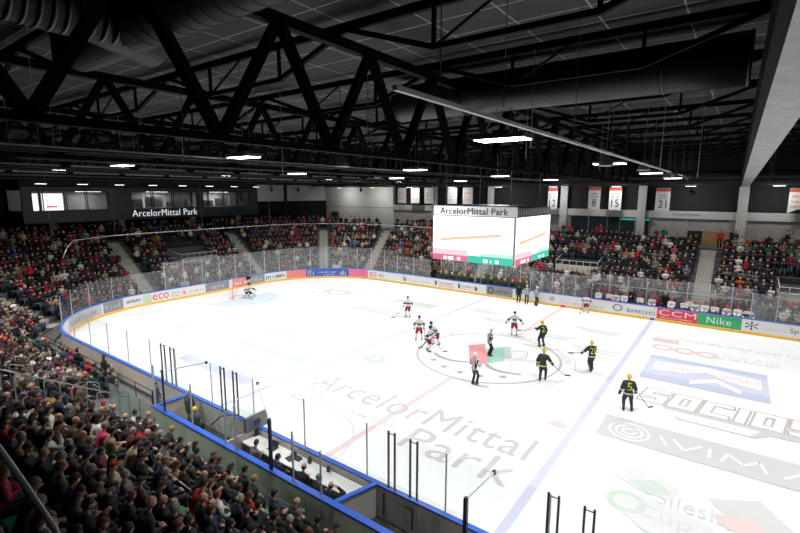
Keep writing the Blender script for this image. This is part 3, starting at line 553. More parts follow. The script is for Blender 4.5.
def hand_caps(w, d, up, side):
    """w wrist, d pointing direction; five bent fingers"""
    d = V(d).normalized(); up = V(up); s = d.cross(up).normalized() * side; n = s.cross(d) * side; caps = [(w, w + d * .075, .026, .03, 6)]
    for i, (o, L) in enumerate(((-.03, .072), (-.01, .080), (.011, .074), (.031, .058))):
        a = w + d * .085 + s * o; b = a + d * L * .55 - n * .012; c = b + d * L * .4 - n * .03; caps += [(a, b, .0095, .009, 5), (b, c, .009, .0075, 5)]
    a = w + d * .025 - s * .03; b = a + d * .03 - s * .028; caps += [(a, b, .012, .011, 5), (b, b + d * .03 - s * .006, .011, .009, 5)]
    return caps
def skeleton(P):
    """P: hip z, torso lean (x,y offset of chest from hip), feet L/R, hands L/R, head turn; faces +y"""
    J = {}; hz = P['hz']; J['pel'] = V((0, P.get('hy', 0), hz)); lx, ly = P.get('lean', (0, .02)); J['ch'] = J['pel'] + V((lx, ly, .40)); J['nk'] = J['ch'] + V((lx * .35, ly * .3, .15)); hd = P.get('head', (0, .03)); J['hd'] = J['nk'] + V((hd[0], hd[1], .20))
    for s, k in ((-1, 'L'), (1, 'R')):
        J['hip' + k] = J['pel'] + V((s * .095, 0, -.02)); J['sh' + k] = J['nk'] + V((s * .19, -.01, -.075))
        kn, ft = bone_mid(J['hip' + k], P['foot' + k], .44, .43, P.get('kpole', (s * .12, 1, .2))); J['kn' + k] = kn; J['ft' + k] = ft
        el, ha = bone_mid(J['sh' + k], P['hand' + k], .29, .26, P.get('epole' + k, (s * .6, -.8, -.5))); J['el' + k] = el; J['ha' + k] = ha
    return J
def body_caps(J, g=0., arms=True, legs=True, torso=True):
    c = []
    if torso: c += [(J['pel'] + V((-.07, 0, 0)), J['pel'] + V((.07, 0, 0)), .11 + g, .11 + g), (J['pel'], J['pel'].lerp(J['ch'], .5), .125 + g, .12 + g), (J['pel'].lerp(J['ch'], .45), J['ch'], .12 + g, .135 + g), (J['shL'] * .8 + J['shR'] * .2, J['shR'] * .8 + J['shL'] * .2, .075 + g, .075 + g), (J['ch'] + V((-.07, 0, .02)), J['ch'] + V((.07, 0, .02)), .115 + g, .115 + g)]
    for k in 'LR':
        if arms: c += [(J['sh' + k], J['el' + k], .058 + g, .043 + g), (J['el' + k], J['ha' + k], .043 + g, .028 + g)]
        if legs: c += [(J['hip' + k], J['kn' + k], .088 + g, .056 + g), (J['kn' + k], J['ft' + k], .056 + g, .036 + g)]
    return c
def make_body(J, yaw=0, pitch=0, gloves=False):
    caps = body_caps(J) + [(J['nk'] + V((0, 0, -.03)), J['hd'] + V((0, -.02, -.05)), .058, .052)]
    caps += [(J['ft' + k], J['ft' + k] + V((0, .15, -.03)), .04, .03) for k in 'LR']
    me = skin_mesh(caps, .024, .4); v, f = mesh_arrays(me); mi = [0] * len(f); bpy.data.meshes.remove(me)
    hv, hf, hm = HEADG; rot = Matrix.Rotation(yaw, 3, 'Z') @ Matrix.Rotation(pitch, 3, 'X'); hv2 = hv @ np.array(rot).T + np.array(J['hd']); n = len(v); v = np.vstack([v, hv2]); f += [tuple(i + n for i in q) for q in hf]; mi += hm
    if not gloves:
        bm = bmesh.new()
        for k, s in (('L', -1), ('R', 1)):
            for c in hand_caps(J['ha' + k], J['ha' + k] - J['el' + k] + V((0, .02, -.02)), (0, 0, 1), s): capsule(bm, *c)
        m2 = bpy.data.meshes.new('x'); bm.to_mesh(m2); bm.free(); v2, f2 = mesh_arrays(m2); n = len(v); v = np.vstack([v, v2]); f += [tuple(i + n for i in q) for q in f2]; mi += [0] * len(f2)
    me = bpy.data.meshes.new('person'); me.from_pydata(v.tolist(), [], f)
    for k in ('skin', 'eye', 'lip'): me.materials.append(M(k))
    me.polygons.foreach_set('material_index', mi); me.polygons.foreach_set('use_smooth', [True] * len(f)); me.update(); return me
def hair_mesh(kind):
    bm = bmesh.new(); bmesh.ops.create_uvsphere(bm, u_segments=18, v_segments=14, radius=1)
    for v in bm.verts: v.co = (v.co.x * .088, v.co.y * .104 - .008, v.co.z * .126 + .006)
    def keep(c):
        if kind == 'short': return c.z > .045 - (c.y < .02) * .03 - max(0, -c.y) * 1.0
        if kind == 'fringe': return c.y < .02 and -.05 < c.z < .035
        if kind == 'beanie': return c.z > .03
        if kind == 'cap': return c.z > .035
        return c.z > .04 or c.y < .015
    bmesh.ops.delete(bm, geom=[f for f in bm.faces if not keep(f.calc_center_median())], context='FACES')
    if kind == 'long':
        for s in (-1, 0, 1): capsule(bm, (s * .05, -.06, -.02), (s * .06, -.075 - .01 * (s == 0), -.19), .05, .035, 8)
    if kind == 'bun': capsule(bm, (0, -.11, .04), (0, -.13, .04), .04, .035, 8)
    if kind == 'beanie':
        for v in bm.verts: v.co *= 1.06
        bmesh.ops.create_cone(bm, cap_ends=False, segments=16, radius1=.096, radius2=.096, depth=.04, matrix=Matrix.Translation((0, -.006, .045)) @ Matrix.Diagonal((.96, 1.12, 1, 1))); capsule(bm, (0, -.01, .14), (0, -.01, .15), .022, .022, 8)
    if kind == 'cap':
        r = bmesh.ops.create_cone(bm, cap_ends=True, segments=14, radius1=.075, radius2=.075, depth=.012, matrix=Matrix.Translation((0, .10, .05)) @ Matrix.Rotation(-.15, 4, 'X'))
    me = bpy.data.meshes.new(kind); bm.to_mesh(me); bm.free(); me.polygons.foreach_set('use_smooth', [True] * len(me.polygons)); me.update(); me.materials.append(M('hair_brown')); return me
HAIRS = {k: hair_mesh(k) for k in ('short', 'long', 'fringe', 'beanie', 'cap', 'bun')}
for k, mm in HAIRS.items(): mm.materials[0] = M('hair_brown')
def seated_pose(i):
    r = random.Random(i); lean = [(.0, .02), (.02, .10), (-.02, .16), (0, -.04), (.03, .05), (-.03, .0), (0, .2), (.02, .04)][i % 8]
    P = dict(hz=.55, hy=0, lean=lean, head=[(0, .03), (.01, .06), (-.01, .05), (0, .02), (.02, .04), (-.02, .03), (0, .08), (0, .04)][i % 8], footL=(-.14 - .03 * r.random(), .46, .09), footR=(.14 + .03 * r.random(), .44, .09), kpole=(0, .4, 1))
    hh = [((-.08, .33, .68), (.08, .33, .68)), ((-.04, .36, .82), (.05, .36, .82)), ((-.13, .38, .66), (.12, .38, .66)), ((-.2, .2, .70), (.18, .22, .70)), ((-.03, .30, .74), (.04, .32, .70)), ((-.16, .34, .68), (.06, .24, 1.12)), ((-.10, .45, .72), (.08, .45, .72)), ((-.05, .30, .98), (.05, .30, .98))][i % 8]
    P['handL'], P['handR'] = hh; return P
YAW = [0, .35, -.3, .15, -.5, .5, 0, -.1]; PIT = [-.08, -.25, -.1, .0, -.15, -.05, -.3, 0]
def clothes(J, g=.022):
    jk = skin_mesh(body_caps(J, g, arms=True, legs=False) + [(J['nk'], J['nk'] + V((0, 0, .02)), .068, .06), (J['pel'] + V((0, 0, -.03)), J['pel'], .13, .13)], .026, .32)
    tr = skin_mesh(body_caps(J, .016, arms=False, torso=False) + [(J['pel'] + V((-.07, 0, -.02)), J['pel'] + V((.07, 0, -.02)), .115, .115)], .026, .3)
    bm = bmesh.new()
    for k in 'LR': capsule(bm, J['ft' + k] + V((0, -.03, -.03)), J['ft' + k] + V((0, .14, -.04)), .052, .042, 8)
    sh = bpy.data.meshes.new('shoes'); bm.to_mesh(sh); bm.free()
    for m_, k in ((jk, 'cloth_black'), (tr, 'cloth_denim'), (sh, 'shoe')): m_.materials.append(M(k))
    return jk, tr, sh
SEATED = []
for i in range(8):
    J = skeleton(seated_pose(i)); SEATED.append(dict(J=J, body=make_body(J, YAW[i], PIT[i]), cl=clothes(J), yaw=YAW[i], pit=PIT[i]))
def child(name, me, par, m, loc=None, rot=None):
    o = bpy.data.objects.new(name, me); COL.objects.link(o); o.parent = par
    if loc is not None: o.location = loc
    if rot is not None: o.rotation_euler = rot
    if m: o.material_slots[0].link = 'OBJECT'; o.material_slots[0].material = M(m)
    return o
HN = {'short': 'hair', 'long': 'hair', 'fringe': 'hair', 'bun': 'hair', 'beanie': 'knit_hat', 'cap': 'cap'}
def person(base, loc, rz, label, group, jacket, trousers, hk, hc, scale=1, skin='skin', jn='jacket'):
    o = bpy.data.objects.new('person', base['body']); COL.objects.link(o); o.location = loc; o.rotation_euler = (0, 0, rz); o.scale = (scale,) * 3
    o.material_slots[0].link = 'OBJECT'; o.material_slots[0].material = M(skin)
    tag(o, label, 'person', group)
    child(jn, base['cl'][0], o, jacket); child('trousers', base['cl'][1], o, trousers); child('shoes', base['cl'][2], o, 'shoe')
    if hk: child(HN[hk], HAIRS[hk], o, hc, base['J']['hd'], (base['pit'], 0, base['yaw']))
    return o
# enumerate all seats
def seat_list():
    out = []
    for k in range(-2, NR):
        d = row_d(k) + .15; z = row_z(k); s = SB0; i = 0
        while s < SB1:
            P, nrm = rr_point(s, d); curved = (S1 <= s < S2) or (S3 <= s < S4); step = (.56 if P.y < -10 and P.x > -20 else .50) / ((CR + d) / CR if curved else 1); s += step
            if in_aisle(P, .3) or in_vom(P, k): continue
            if k == -1 and P.y < -10 and P.x > -9.3: continue
            if k == -2 and not (P.y < -14 and -24 < P.x < -9.6): continue
            if P.y < -15 and -12.5 < P.x < -9 and k < 1: continue
            if k == -1 and P.y > 15 and (1.2 < P.x < 14.5 or -14.6 < P.x < -3.2): continue
            P.z = z; hp = P + V((0, 0, 1.1)); x, y, dd = proj(hp)
            if dd < 2.5 or not (-45 < x < 845 and -50 < y < 583): continue
            out.append((k, s, P.copy(), nrm.copy(), x, y, dd))
    return out
SEATS = seat_list(); R2 = random.Random(11)
def pick(tbl):
    t = R2.random() * sum(w for _, w in tbl)
    for v, w in tbl:
        t -= w
        if t <= 0: return v
    return tbl[-1][0]
JACK = [('black', 48), ('charcoal', 16), ('navy', 10), ('grey', 5), ('red', 4), ('maroon', 5), ('green', 1.2), ('dark_green', 3), ('white', 4), ('beige', 3.5), ('brown', 4), ('blue', 1.2), ('mustard', .6), ('orange', .7), ('pink', .6), ('lime', .2), ('olive', 3), ('tan', 2)]
JACKFAR = [('black', 48), ('charcoal', 18), ('navy', 9), ('grey', 9), ('red', 7), ('maroon', 7), ('green', 2.5), ('dark_green', 4), ('white', 11), ('beige', 4), ('brown', 4), ('blue', 1), ('mustard', .8), ('orange', 1.3), ('pink', 1), ('olive', 2), ('tan', 3)]
occ = [(q, R2.random() < ((.955 if q[2].y < -10 else .985) if q[0] >= 0 else .85)) for q in SEATS]
occ.sort(key=lambda t: t[0][6])
NEARN = 250; near = []; far = []
for q, o in occ:
    if not o: continue
    P = q[2]; isnear = P.y < -14 and P.x < 9
    (near if isnear and len(near) < NEARN else far).append(q)
ORD = ['boardside front', 'lowest front', 'first', 'second', 'third', 'fourth', 'fifth', 'sixth', 'seventh', 'eighth', 'ninth', 'tenth']
NUM = ['', 'one', 'two', 'three', 'four', 'five', 'six', 'seven', 'eight', 'nine', 'ten', 'eleven', 'twelve', 'thirteen', 'fourteen', 'fifteen', 'sixteen', 'seventeen', 'eighteen', 'nineteen', 'twenty'] + ['twenty-' + a for a in ('one', 'two', 'three', 'four', 'five', 'six', 'seven', 'eight', 'nine')] + ['thirty'] + ['thirty-' + a for a in ('one', 'two', 'three', 'four', 'five', 'six', 'seven', 'eight', 'nine')] + ['forty']
used = set(); CN = {'dark_green': 'dark-green'}
HD = {('short', 'b'): 'hair'}
for q in near:
    k, s, P, nrm, px, py, dd = q; i = R2.randrange(8); base = SEATED[i]; jc = pick(JACK); tc = pick([('black', 5), ('denim', 5), ('charcoal', 3), ('navy', 2), ('grey', 1)])
    hk = pick([('short', 44), ('long', 18), ('fringe', 8), ('bun', 4), ('beanie', 9), ('cap', 6), (None, 4)])
    if hk in ('beanie', 'cap'): hcn = pick([('black', 8), ('charcoal', 4), ('grey', 1), ('red', 1), ('navy', 3), ('green', .4), ('white', .6), ('pink', .4)]); hc = 'cloth_' + hcn; hl = hcn + (' knit hat' if hk == 'beanie' else ' cap')
    elif hk is None: hc = None; hl = 'bald head'
    elif hk == 'fringe': hcn = pick([('grey', 3), ('white', 1)]); hc = 'hair_' + hcn; hl = 'balding ' + hcn + ' hair'
    else: hcn = pick([('brown', 10), ('black', 7), ('grey', 3), ('blond', 2), ('auburn', 2)]); hc = 'hair_' + hcn; hl = {'short': 'short ', 'long': 'long ', 'bun': 'tied '}[hk] + hcn + ' hair'
    right = P.x > -8.2; nseat = max(1, int(round(abs(P.x + 8.2) / .56)))
    row = ORD[k + 2]
    lab = f"{CN.get(jc, jc)} jacket, {hl}, {row} row, {NUM[min(nseat, 40)]} {'right' if right else 'left'} of hooped aisle rail"
    n_ = 0
    while lab in used: n_ += 1; lab = f"{CN.get(jc, jc)} jacket, {hl}, {row} row in the left corner block, seat {NUM[min(40, nseat + n_)]}"
    used.add(lab)
    yaw = math.atan2(nrm.y, nrm.x) + PI / 2 + R2.uniform(-.15, .15) + (-.25 if right else -.1)
    loc = P + V((R2.uniform(-.04, .04), R2.uniform(-.05, .05), 0)); person(base, loc, yaw, lab, 'spectators in the near stand', 'cloth_' + jc, 'cloth_' + tc, hk, hc, R2.uniform(.93, 1.04), pick([('skin', 6), ('skin_tan', 1)]))

# the far crowd: nobody could count it, one mesh
def lowpoly():
    parts = []
    def cap(p, q, r0, r1, seg, tagc):
        bm = bmesh.new(); p = V(p); q = V(q); rot = (q - p).to_track_quat('Z', 'Y').to_matrix().to_4x4(); bmesh.ops.create_cone(bm, cap_ends=True, segments=seg, radius1=r0, radius2=r1, depth=(q - p).length, matrix=Matrix.Translation((p + q) / 2) @ rot)
        me = bpy.data.meshes.new('x'); bm.to_mesh(me); bm.free(); v, f = mesh_arrays(me); parts.append((v, f, tagc)); bpy.data.meshes.remove(me)
    def ball(c, r, tagc, cut=None, sub=1):
        bm = bmesh.new(); bmesh.ops.create_icosphere(bm, subdivisions=sub + 1 if sub > 1 else 2, radius=1, matrix=Matrix.Translation(c) @ Matrix.Diagonal((*r, 1)))
        if cut: bmesh.ops.delete(bm, geom=[f for f in bm.faces if not cut(f.calc_center_median() - V(c))], context='FACES')
        me = bpy.data.meshes.new('x'); bm.to_mesh(me); bm.free(); v, f = mesh_arrays(me); parts.append((v, f, tagc)); bpy.data.meshes.remove(me)
    return parts, cap, ball
def template(kind):
    parts, cap, ball = lowpoly()
    if kind < 3:
        ln = [.02, .12, -.03][kind]
        ball((0, .04 + ln, 1.27), (.08, .10, .12), 0); ball((0, .03 + ln, 1.285), (.09, .108, .125), 1, lambda c: c.z > .045 or c.y < -.02)
        cap((0, 0, .5), (0, ln * .6, .85), .15, .17, 7, 2); cap((0, ln * .6, .85), (0, ln, 1.1), .19, .10, 7, 2)
        for s in (-1, 1):
            hz = [.68, .80, 1.0][kind]; cap((s * .19, ln, 1.05), (s * .25, .03, .78), .065, .05, 5, 2); cap((s * .25, .03, .78), (s * .09, .32, hz), .05, .04, 5, 2); cap((s * .09, .31, hz), (s * .06, .37, hz + .02), .035, .03, 4, 0)
            cap((s * .1, 0, .53), (s * .13, .42, .54), .095, .07, 5, 3); cap((s * .13, .42, .54), (s * .13, .44, .05), .07, .05, 5, 3)
    else:
        ball((0, .03, 1.66), (.08, .10, .12), 0); ball((0, .02, 1.675), (.09, .108, .125), 1, lambda c: c.z > .045 or c.y < -.02)
        cap((0, 0, .85), (0, 0, 1.2), .16, .18, 7, 2); cap((0, 0, 1.2), (0, .01, 1.5), .2, .09, 7, 2)
        for s in (-1, 1): cap((s * .2, 0, 1.42), (s * .27, -.02, 1.12), .065, .05, 5, 2); cap((s * .27, -.02, 1.12), (s * .2, .15, .95), .05, .04, 5, 2); cap((s * .1, 0, .88), (s * .12, 0, .03), .1, .06, 5, 3)
    vs = []; fs = []; tg = []; n = 0
    for v, f, t in parts: vs.append(v); fs += [tuple(i + n for i in q) for q in f]; tg += [t] * len(v); n += len(v)
    return np.vstack(vs), fs, np.array(tg)
TPL = [template(i) for i in range(4)]
def lin(c): return np.array(c)
def build_crowd(items, name, label):
    LV = []; LT = []; LS = []; LC = []; n = 0; lt_tot = 0
    tl = []
    for v, f, t in TPL:
        li = np.concatenate([np.array(q) for q in f]); sz = np.array([len(q) for q in f]); tl.append((v, li, sz, t))
    allv = []; allc = []; alli = []; allsz = []
    for (P, yaw, kind, sc, cols) in items:
        v, li, sz, t = tl[kind]; c, s = math.cos(yaw), math.sin(yaw); rot = np.array([[c, -s, 0], [s, c, 0], [0, 0, 1]]); allv.append(v @ rot.T * sc + np.array(P)); allc.append(cols[t]); alli.append(li + n); allsz.append(sz); n += len(v)
    vv = np.vstack(allv).astype(np.float32); li = np.concatenate(alli).astype(np.int32); sz = np.concatenate(allsz); st = np.concatenate([[0], np.cumsum(sz)[:-1]]).astype(np.int32)
    me = bpy.data.meshes.new(name); me.vertices.add(len(vv)); me.vertices.foreach_set('co', vv.ravel()); me.loops.add(len(li)); me.loops.foreach_set('vertex_index', li); me.polygons.add(len(sz)); me.polygons.foreach_set('loop_start', st); me.polygons.foreach_set('loop_total', sz.astype(np.int32)); me.polygons.foreach_set('use_smooth', np.ones(len(sz), dtype=bool)); me.update(calc_edges=True)
    a = me.color_attributes.new('cloth_tone', 'FLOAT_COLOR', 'POINT'); cc = np.ones((len(vv), 4), dtype=np.float32); cc[:, :3] = np.vstack(allc); a.data.foreach_set('color', cc.ravel())
    m = bpy.data.materials.new('crowd_cloth'); m.use_nodes = True; at = m.node_tree.nodes.new('ShaderNodeAttribute'); at.attribute_name = 'cloth_tone'; m.node_tree.links.new(at.outputs[0], m.node_tree.nodes['Principled BSDF'].inputs['Base Color']); m.node_tree.nodes['Principled BSDF'].inputs['Roughness'].default_value = .85
    me.materials.append(m); o = bpy.data.objects.new(name, me); COL.objects.link(o); return tag(o, label, 'crowd', None, 'stuff')
items = []; HC = [(.02, .012, .008), (.008, .007, .007), (.2, .19, .18), (.28, .18, .08), (.012, .012, .013), (.4, .02, .02), (.5, .5, .5), (.03, .03, .04)]
def cols(tbl=JACKFAR):
    j = np.minimum(.85, np.array(CLOTH[pick(tbl)]) * R2.uniform(.8, 1.5)); return np.array([np.array((.64, .37, .28)) * R2.uniform(.75, 1.05), HC[pick([(0, 8), (1, 6), (2, 3), (3, 3), (4, 5), (5, 1.2), (6, 1.3), (7, 2)])], j, CLOTH[pick([('black', 5), ('denim', 5), ('charcoal', 3), ('navy', 2)])]])
for k, s, P, nrm, px, py, dd in far:
    yaw = math.atan2(nrm.y, nrm.x) + PI / 2 + R2.uniform(-.3, .3); items.append(((P.x + R2.uniform(-.05, .05), P.y + R2.uniform(-.05, .05), P.z + .01), yaw, 3 if R2.random() < .10 else R2.randrange(3), R2.uniform(.98, 1.1), cols()))
s = s_near(-14)                                                              # standing along the back walkway
for row, (dk, pr) in enumerate(((11.3, .8), (12.1, .55))):
    s = s_near(-14)
    while s < s_far(20):
        s += .6 / (2.0 if (S1 <= s < S2 or S3 <= s < S4) else 1)
        P, nrm = rr_point(s, dk); P.z = 5.2
        x, y, dd = proj(P + V((0, 0, 1.5)))
        if R2.random() > pr or not (-20 < x < 820) or (P.y > 10 and P.x > -16 and R2.random() < (.9 if row else .75)): continue
        items.append(((P.x + R2.uniform(-.1, .1), P.y + R2.uniform(-.1, .1), P.z + .01), math.atan2(nrm.y, nrm.x) + PI / 2 + R2.uniform(-.5, .5), 3, R2.uniform(.93, 1.04), cols()))
build_crowd(items, 'crowd', 'dense seated crowd in dark and red clothes filling the far and end stands')
# seats
def seat_geo(mb, P, yaw, m=None):
    c, s = math.cos(yaw), math.sin(yaw)
    def T(x, y, z): return (P.x + c * x - s * y, P.y + s * x + c * y, P.z + z)
    for (x0, y0, z0, x1, y1, z1) in ((-.22, -.16, .40, .22, .24, .45), (-.22, -.22, .42, .22, -.17, .86), (-.04, -.12, .0, .04, .02, .4)):
        mb.add([T(x, y, z) for z in (z0, z1) for x, y in ((x0, y0), (x1, y0), (x1, y1), (x0, y1))], [(0, 3, 2, 1), (4, 5, 6, 7), (0, 1, 5, 4), (1, 2, 6, 5), (2, 3, 7, 6), (3, 0, 4, 7)], m)
mb = MB(); empties = []
for q, o in occ:
    k, s, P, nrm, px, py, dd = q; yaw = math.atan2(nrm.y, nrm.x) + PI / 2
    if not o and dd < 32 and len(empties) < 40 and P.y < -10: empties.append((P, yaw, k)); continue
    seat_geo(mb, P + V((0, 0, .0)) , yaw)
tag(mb.build('stadium_seating', 'seat_plastic'), 'rows of dark plastic stadium seats under the crowd', 'seating', None, 'stuff')
def seat_parts():
    def mk(*bx):
        m_ = MB()
        for b in bx: m_.box(b[:3], b[3:])
        return m_.mesh('seat_part', 'seat_green')
    return mk((-.22, -.16, .40, .22, .24, .45)), mk((-.22, -.22, .42, .22, -.17, .86)), mk((-.04, -.12, .0, .04, .02, .4))
SP = seat_parts(); us = set()
for P, yaw, k in empties:
    nseat = int(round(abs(P.x + 8.2) / .56)); lb = f"empty green stadium seat in {ORD[k + 2]} row, {NUM[max(1, min(40, nseat))]} places {'right' if P.x > -8.2 else 'left'} of hooped aisle rail"
    j = 1
    while lb in us: lb = f"empty green stadium seat in {ORD[k + 2]} row of the corner block, place {NUM[min(40, nseat + j)]}"; j += 1
    us.add(lb)
    t = empty('stadium_seat', P, yaw, lb, 'seat', 'empty seats in the near stand')
    for nm, me in zip(('seat', 'backrest', 'pedestal'), SP):
        o = bpy.data.objects.new(nm, me); COL.objects.link(o); o.parent = t

# ------------------------------------------------------------------ players and officials
def gear(P, yaw, pit, jersey, pants, sock, helmet, glove, number=None, ncol='yellow_trim', trim=None, bulk=.05, official=False):
    J = skeleton(P); out = dict(J=J, yaw=yaw, pit=pit); out['body'] = make_body(J, yaw, pit, gloves=not official)
    b = .022 if official else bulk
    jc = body_caps(J, b, True, False); jc += [(J['pel'] + V((-.05, 0, .0)), J['pel'] + V((.05, 0, .0)), .12 + b, .12 + b)]
    if not official: jc += [(J['shL'], J['shR'], .10, .10), (J['nk'] + V((0, -.02, -.06)), J['nk'] + V((0, .02, -.06)), .11, .11)]
    out['jersey'] = skin_mesh(jc, .026, .45); out['jersey'].materials.append(M(jersey))
    if trim:                                                          # waist and sleeve bands woven into the jersey
        out['jersey'].materials.append(M(trim)); zz = J['pel'].z; me = out['jersey']
        el = [(J['el' + k], J['ha' + k]) for k in 'LR']
        for p in me.polygons:
            c = p.center
            if -.055 < c.z - zz < .03 and abs(c.x) < .3: p.material_index = 1
            for a, h in el:
                d = h - a; t = (c - a).dot(d) / d.length_squared
                if .25 < t < .5 and (c - a - d * t).length < .14: p.material_index = 1
            if .22 < c.z - zz < .34 and trim == 'cloth_charcoal' and c.y > 0 : p.material_index = 1
    caps = []
    for k in 'LR': caps += [(J['hip' + k], J['hip' + k].lerp(J['kn' + k], .8), (.095 if official else .13), (.075 if official else .11))]
    caps += [(J['pel'] + V((-.06, 0, -.05)), J['pel'] + V((.06, 0, -.05)), .12 if official else .155, .12 if official else .155)]
    if official:
        for k in 'LR': caps += [(J['hip' + k].lerp(J['kn' + k], .8), J['kn' + k], .08, .078), (J['kn' + k], J['ft' + k], .075, .07)]
    out['pants'] = skin_mesh(caps, .026, .4); out['pants'].materials.append(M(pants))
    out['socks'] = []; out['skates'] = []; out['gloves'] = []
    for k in 'LR':
        if not official:
            sm = skin_mesh([(J['kn' + k], J['kn' + k].lerp(J['ft' + k], .5), .085, .078), (J['kn' + k].lerp(J['ft' + k], .5), J['ft' + k], .078, .055)], .026, .5); sm.materials.append(M(sock)); out['socks'].append(sm)
        bm = bmesh.new(); f = J['ft' + k]; capsule(bm, f + V((0, -.03, .04)), f + V((0, -.02, -.03)), .055, .05, 8); capsule(bm, f + V((0, -.04, -.04)), f + V((0, .15, -.045)), .05, .04, 8)
        sk = bpy.data.meshes.new('skate'); bm.to_mesh(sk); bm.free(); sk.materials.append(M('shoe')); bl = MB().box((f.x - .004, f.y - .1, f.z - .13), (f.x + .004, f.y + .21, f.z - .085)).mesh('blade', 'blade'); out['skates'].append((sk, bl))
        if not official:
            bm = bmesh.new(); h = J['ha' + k]; d = (h - J['el' + k]).normalized(); capsule(bm, h - d * .1, h - d * .02, .065, .055, 8); capsule(bm, h - d * .02, h + d * .07, .06, .055, 8); capsule(bm, h, h + d * .03 + V((0, .06, 0)), .03, .025, 6)
            for j_ in range(4): capsule(bm, h + d * .05 + V(((j_ - 1.5) * .024, 0, 0)), h + d * .11 + V(((j_ - 1.5) * .024, .02, -.03)), .018, .015, 5)
            g = bpy.data.meshes.new('glove'); bm.to_mesh(g); bm.free(); g.materials.append(M(glove)); out['gloves'].append(g)
    bm = bmesh.new(); bmesh.ops.create_uvsphere(bm, u_segments=18, v_segments=12, radius=1)
    for v in bm.verts: v.co = (v.co.x * .108, v.co.y * .128 - .008, v.co.z * .13 + .025)
    bmesh.ops.delete(bm, geom=[f for f in bm.faces if f.calc_center_median().z < .03 and f.calc_center_median().y > -.02 and not abs(f.calc_center_median().x) > .088 or f.calc_center_median().z < -.05], context='FACES')
    out['helmet'] = bpy.data.meshes.new('helmet'); bm.to_mesh(out['helmet']); bm.free(); out['helmet'].materials.append(M(helmet)); out['helmet'].polygons.foreach_set('use_smooth', [True] * len(out['helmet'].polygons))
    if number:
        me = text(number, (.17 * len(number) + .05), .36, (-.11 if len(number) == 1 else -.17, 0, 0), (1, 0, 0), (0, 0, 1), ncol, 'number', ext=0, bold=.03, raw=True)
        bvh = BVHTree.FromPolygons([v.co for v in out['jersey'].vertices], [tuple(p.vertices) for p in out['jersey'].polygons])
        for v in me.vertices:                                         # wrap the digits onto the back
            o_ = V((v.co.x, -1.5, J['ch'].z - .24 + v.co.z)); h = bvh.ray_cast(o_, V((0, 1, 0)))[0]; y_ = (h.y if h else -.2) - .012; v.co = (v.co.x, y_, o_.z)
        out['number'] = me
    return out
def place_player(G, loc, rz, label, cat='person', group=None, scale=1):
    o = bpy.data.objects.new('person', G['body']); COL.objects.link(o); o.location = loc; o.rotation_euler = (0, 0, rz); o.scale = (scale,) * 3; tag(o, label, cat, group)
    def ch(n, me, par=o):
        c = bpy.data.objects.new(n, me); COL.objects.link(c); c.parent = par; return c
    ch('jersey', G['jersey']); ch('padded_pants' if G['socks'] else 'trousers', G['pants'])
    for m_ in G['socks']: ch('sock', m_)
    for sk, bl in G['skates']: ch('blade', bl, ch('skate', sk))
    for g in G['gloves']: ch('glove', g)
    h = ch('helmet', G['helmet']); h.location = G['J']['hd']; h.rotation_euler = (G['pit'], 0, G['yaw'])
    if 'number' in G: ch('number', G['number'])
    return o
def stick(o, top, blade, label, flip=1):
    """hockey stick held by person o; top and blade in the person's frame"""
    bpy.context.view_layer.update(); mw = Matrix.LocRotScale(o.location, o.rotation_euler, o.scale); a = mw @ V(top); b = mw @ V(blade); b.z = max(.035, b.z)
    t = empty('hockey_stick', (b.x, b.y, b.z), 0, label, 'hockey stick'); d = (b - a).normalized(); side = V((d.x, d.y, 0)).normalized(); l = [v - b for v in (a, b)]
    MB().bar(l[0], l[1], .03, .022).build('shaft', 'helmet_dark', t); e = side * .28 * flip; mb_ = MB(); mb_.bar(V((0, 0, 0)), e, .012, .075); mb_.build('stick_blade', 'post_black', t); MB().bar(l[0], l[0].lerp(l[1], .1), .036, .03).build('grip_tape', 'white_paint', t)
std = dict(hz=.93, footL=(-.18, .02, .12), footR=(.18, .04, .12), lean=(0, .06), handL=(-.32, .25, 1.0), handR=(.30, .25, 1.0))
def pose(**k): d = dict(std); d.update(k); return d
WG = dict(jersey='j_white', pants='pants_red', sock='sock_white', helmet='helmet_dark', glove='helmet_red', trim='cloth_charcoal')
GG = dict(jersey='j_green', pants='pants_black', sock='sock_green', helmet='helmet_yellow', glove='pants_black')
def face(loc, tgt): return math.atan2(tgt[1] - loc[1], tgt[0] - loc[0]) - PI / 2
camxy = (CAM.x, CAM.y)
GP = 'white and red team players on the ice'; GY = 'dark green team players on the ice'
g = gear(pose(handL=(-.3, .2, 1.02), handR=(.3, .25, 1.0)), .2, 0, **WG); o = place_player(g, (-9.39, 4.46, 0), face((-9.39, 4.46), camxy) - .3, 'white jersey and red pants player furthest left, alone behind the other three'); stick(o, (.3, .3, 1.05), (1.0, .6, .03), 'dark hockey stick of the lone player furthest left')
g = gear(pose(handL=(-.34, .12, .95), handR=(.34, .12, .95), footL=(-.2, .0, .12), footR=(.22, .0, .12)), 0, -.1, **WG); o = place_player(g, (-5.23, -.08, 0), face((-5.23, -.08), camxy), 'white jersey player standing upright, left one of the group of three'); stick(o, (-.34, .15, 1.1), (-.42, .5, .03), 'dark hockey stick held by left player of the three')
g = gear(pose(handL=(-.3, .28, .98), handR=(.25, .3, 1.0), lean=(0, .12), footL=(-.1, -.1, .12), footR=(.1, .15, .12), hz=.9), .1, -.15, **WG); o = place_player(g, (-3.45, -1.7, 0), face((-3.45, -1.7), (-10, -8)) + 2.4, 'white jersey player with red pants, nearest to camera of the group of three'); stick(o, (.2, .3, 1.05), (-.5, .9, .03), 'dark hockey stick held by nearest player of the three')
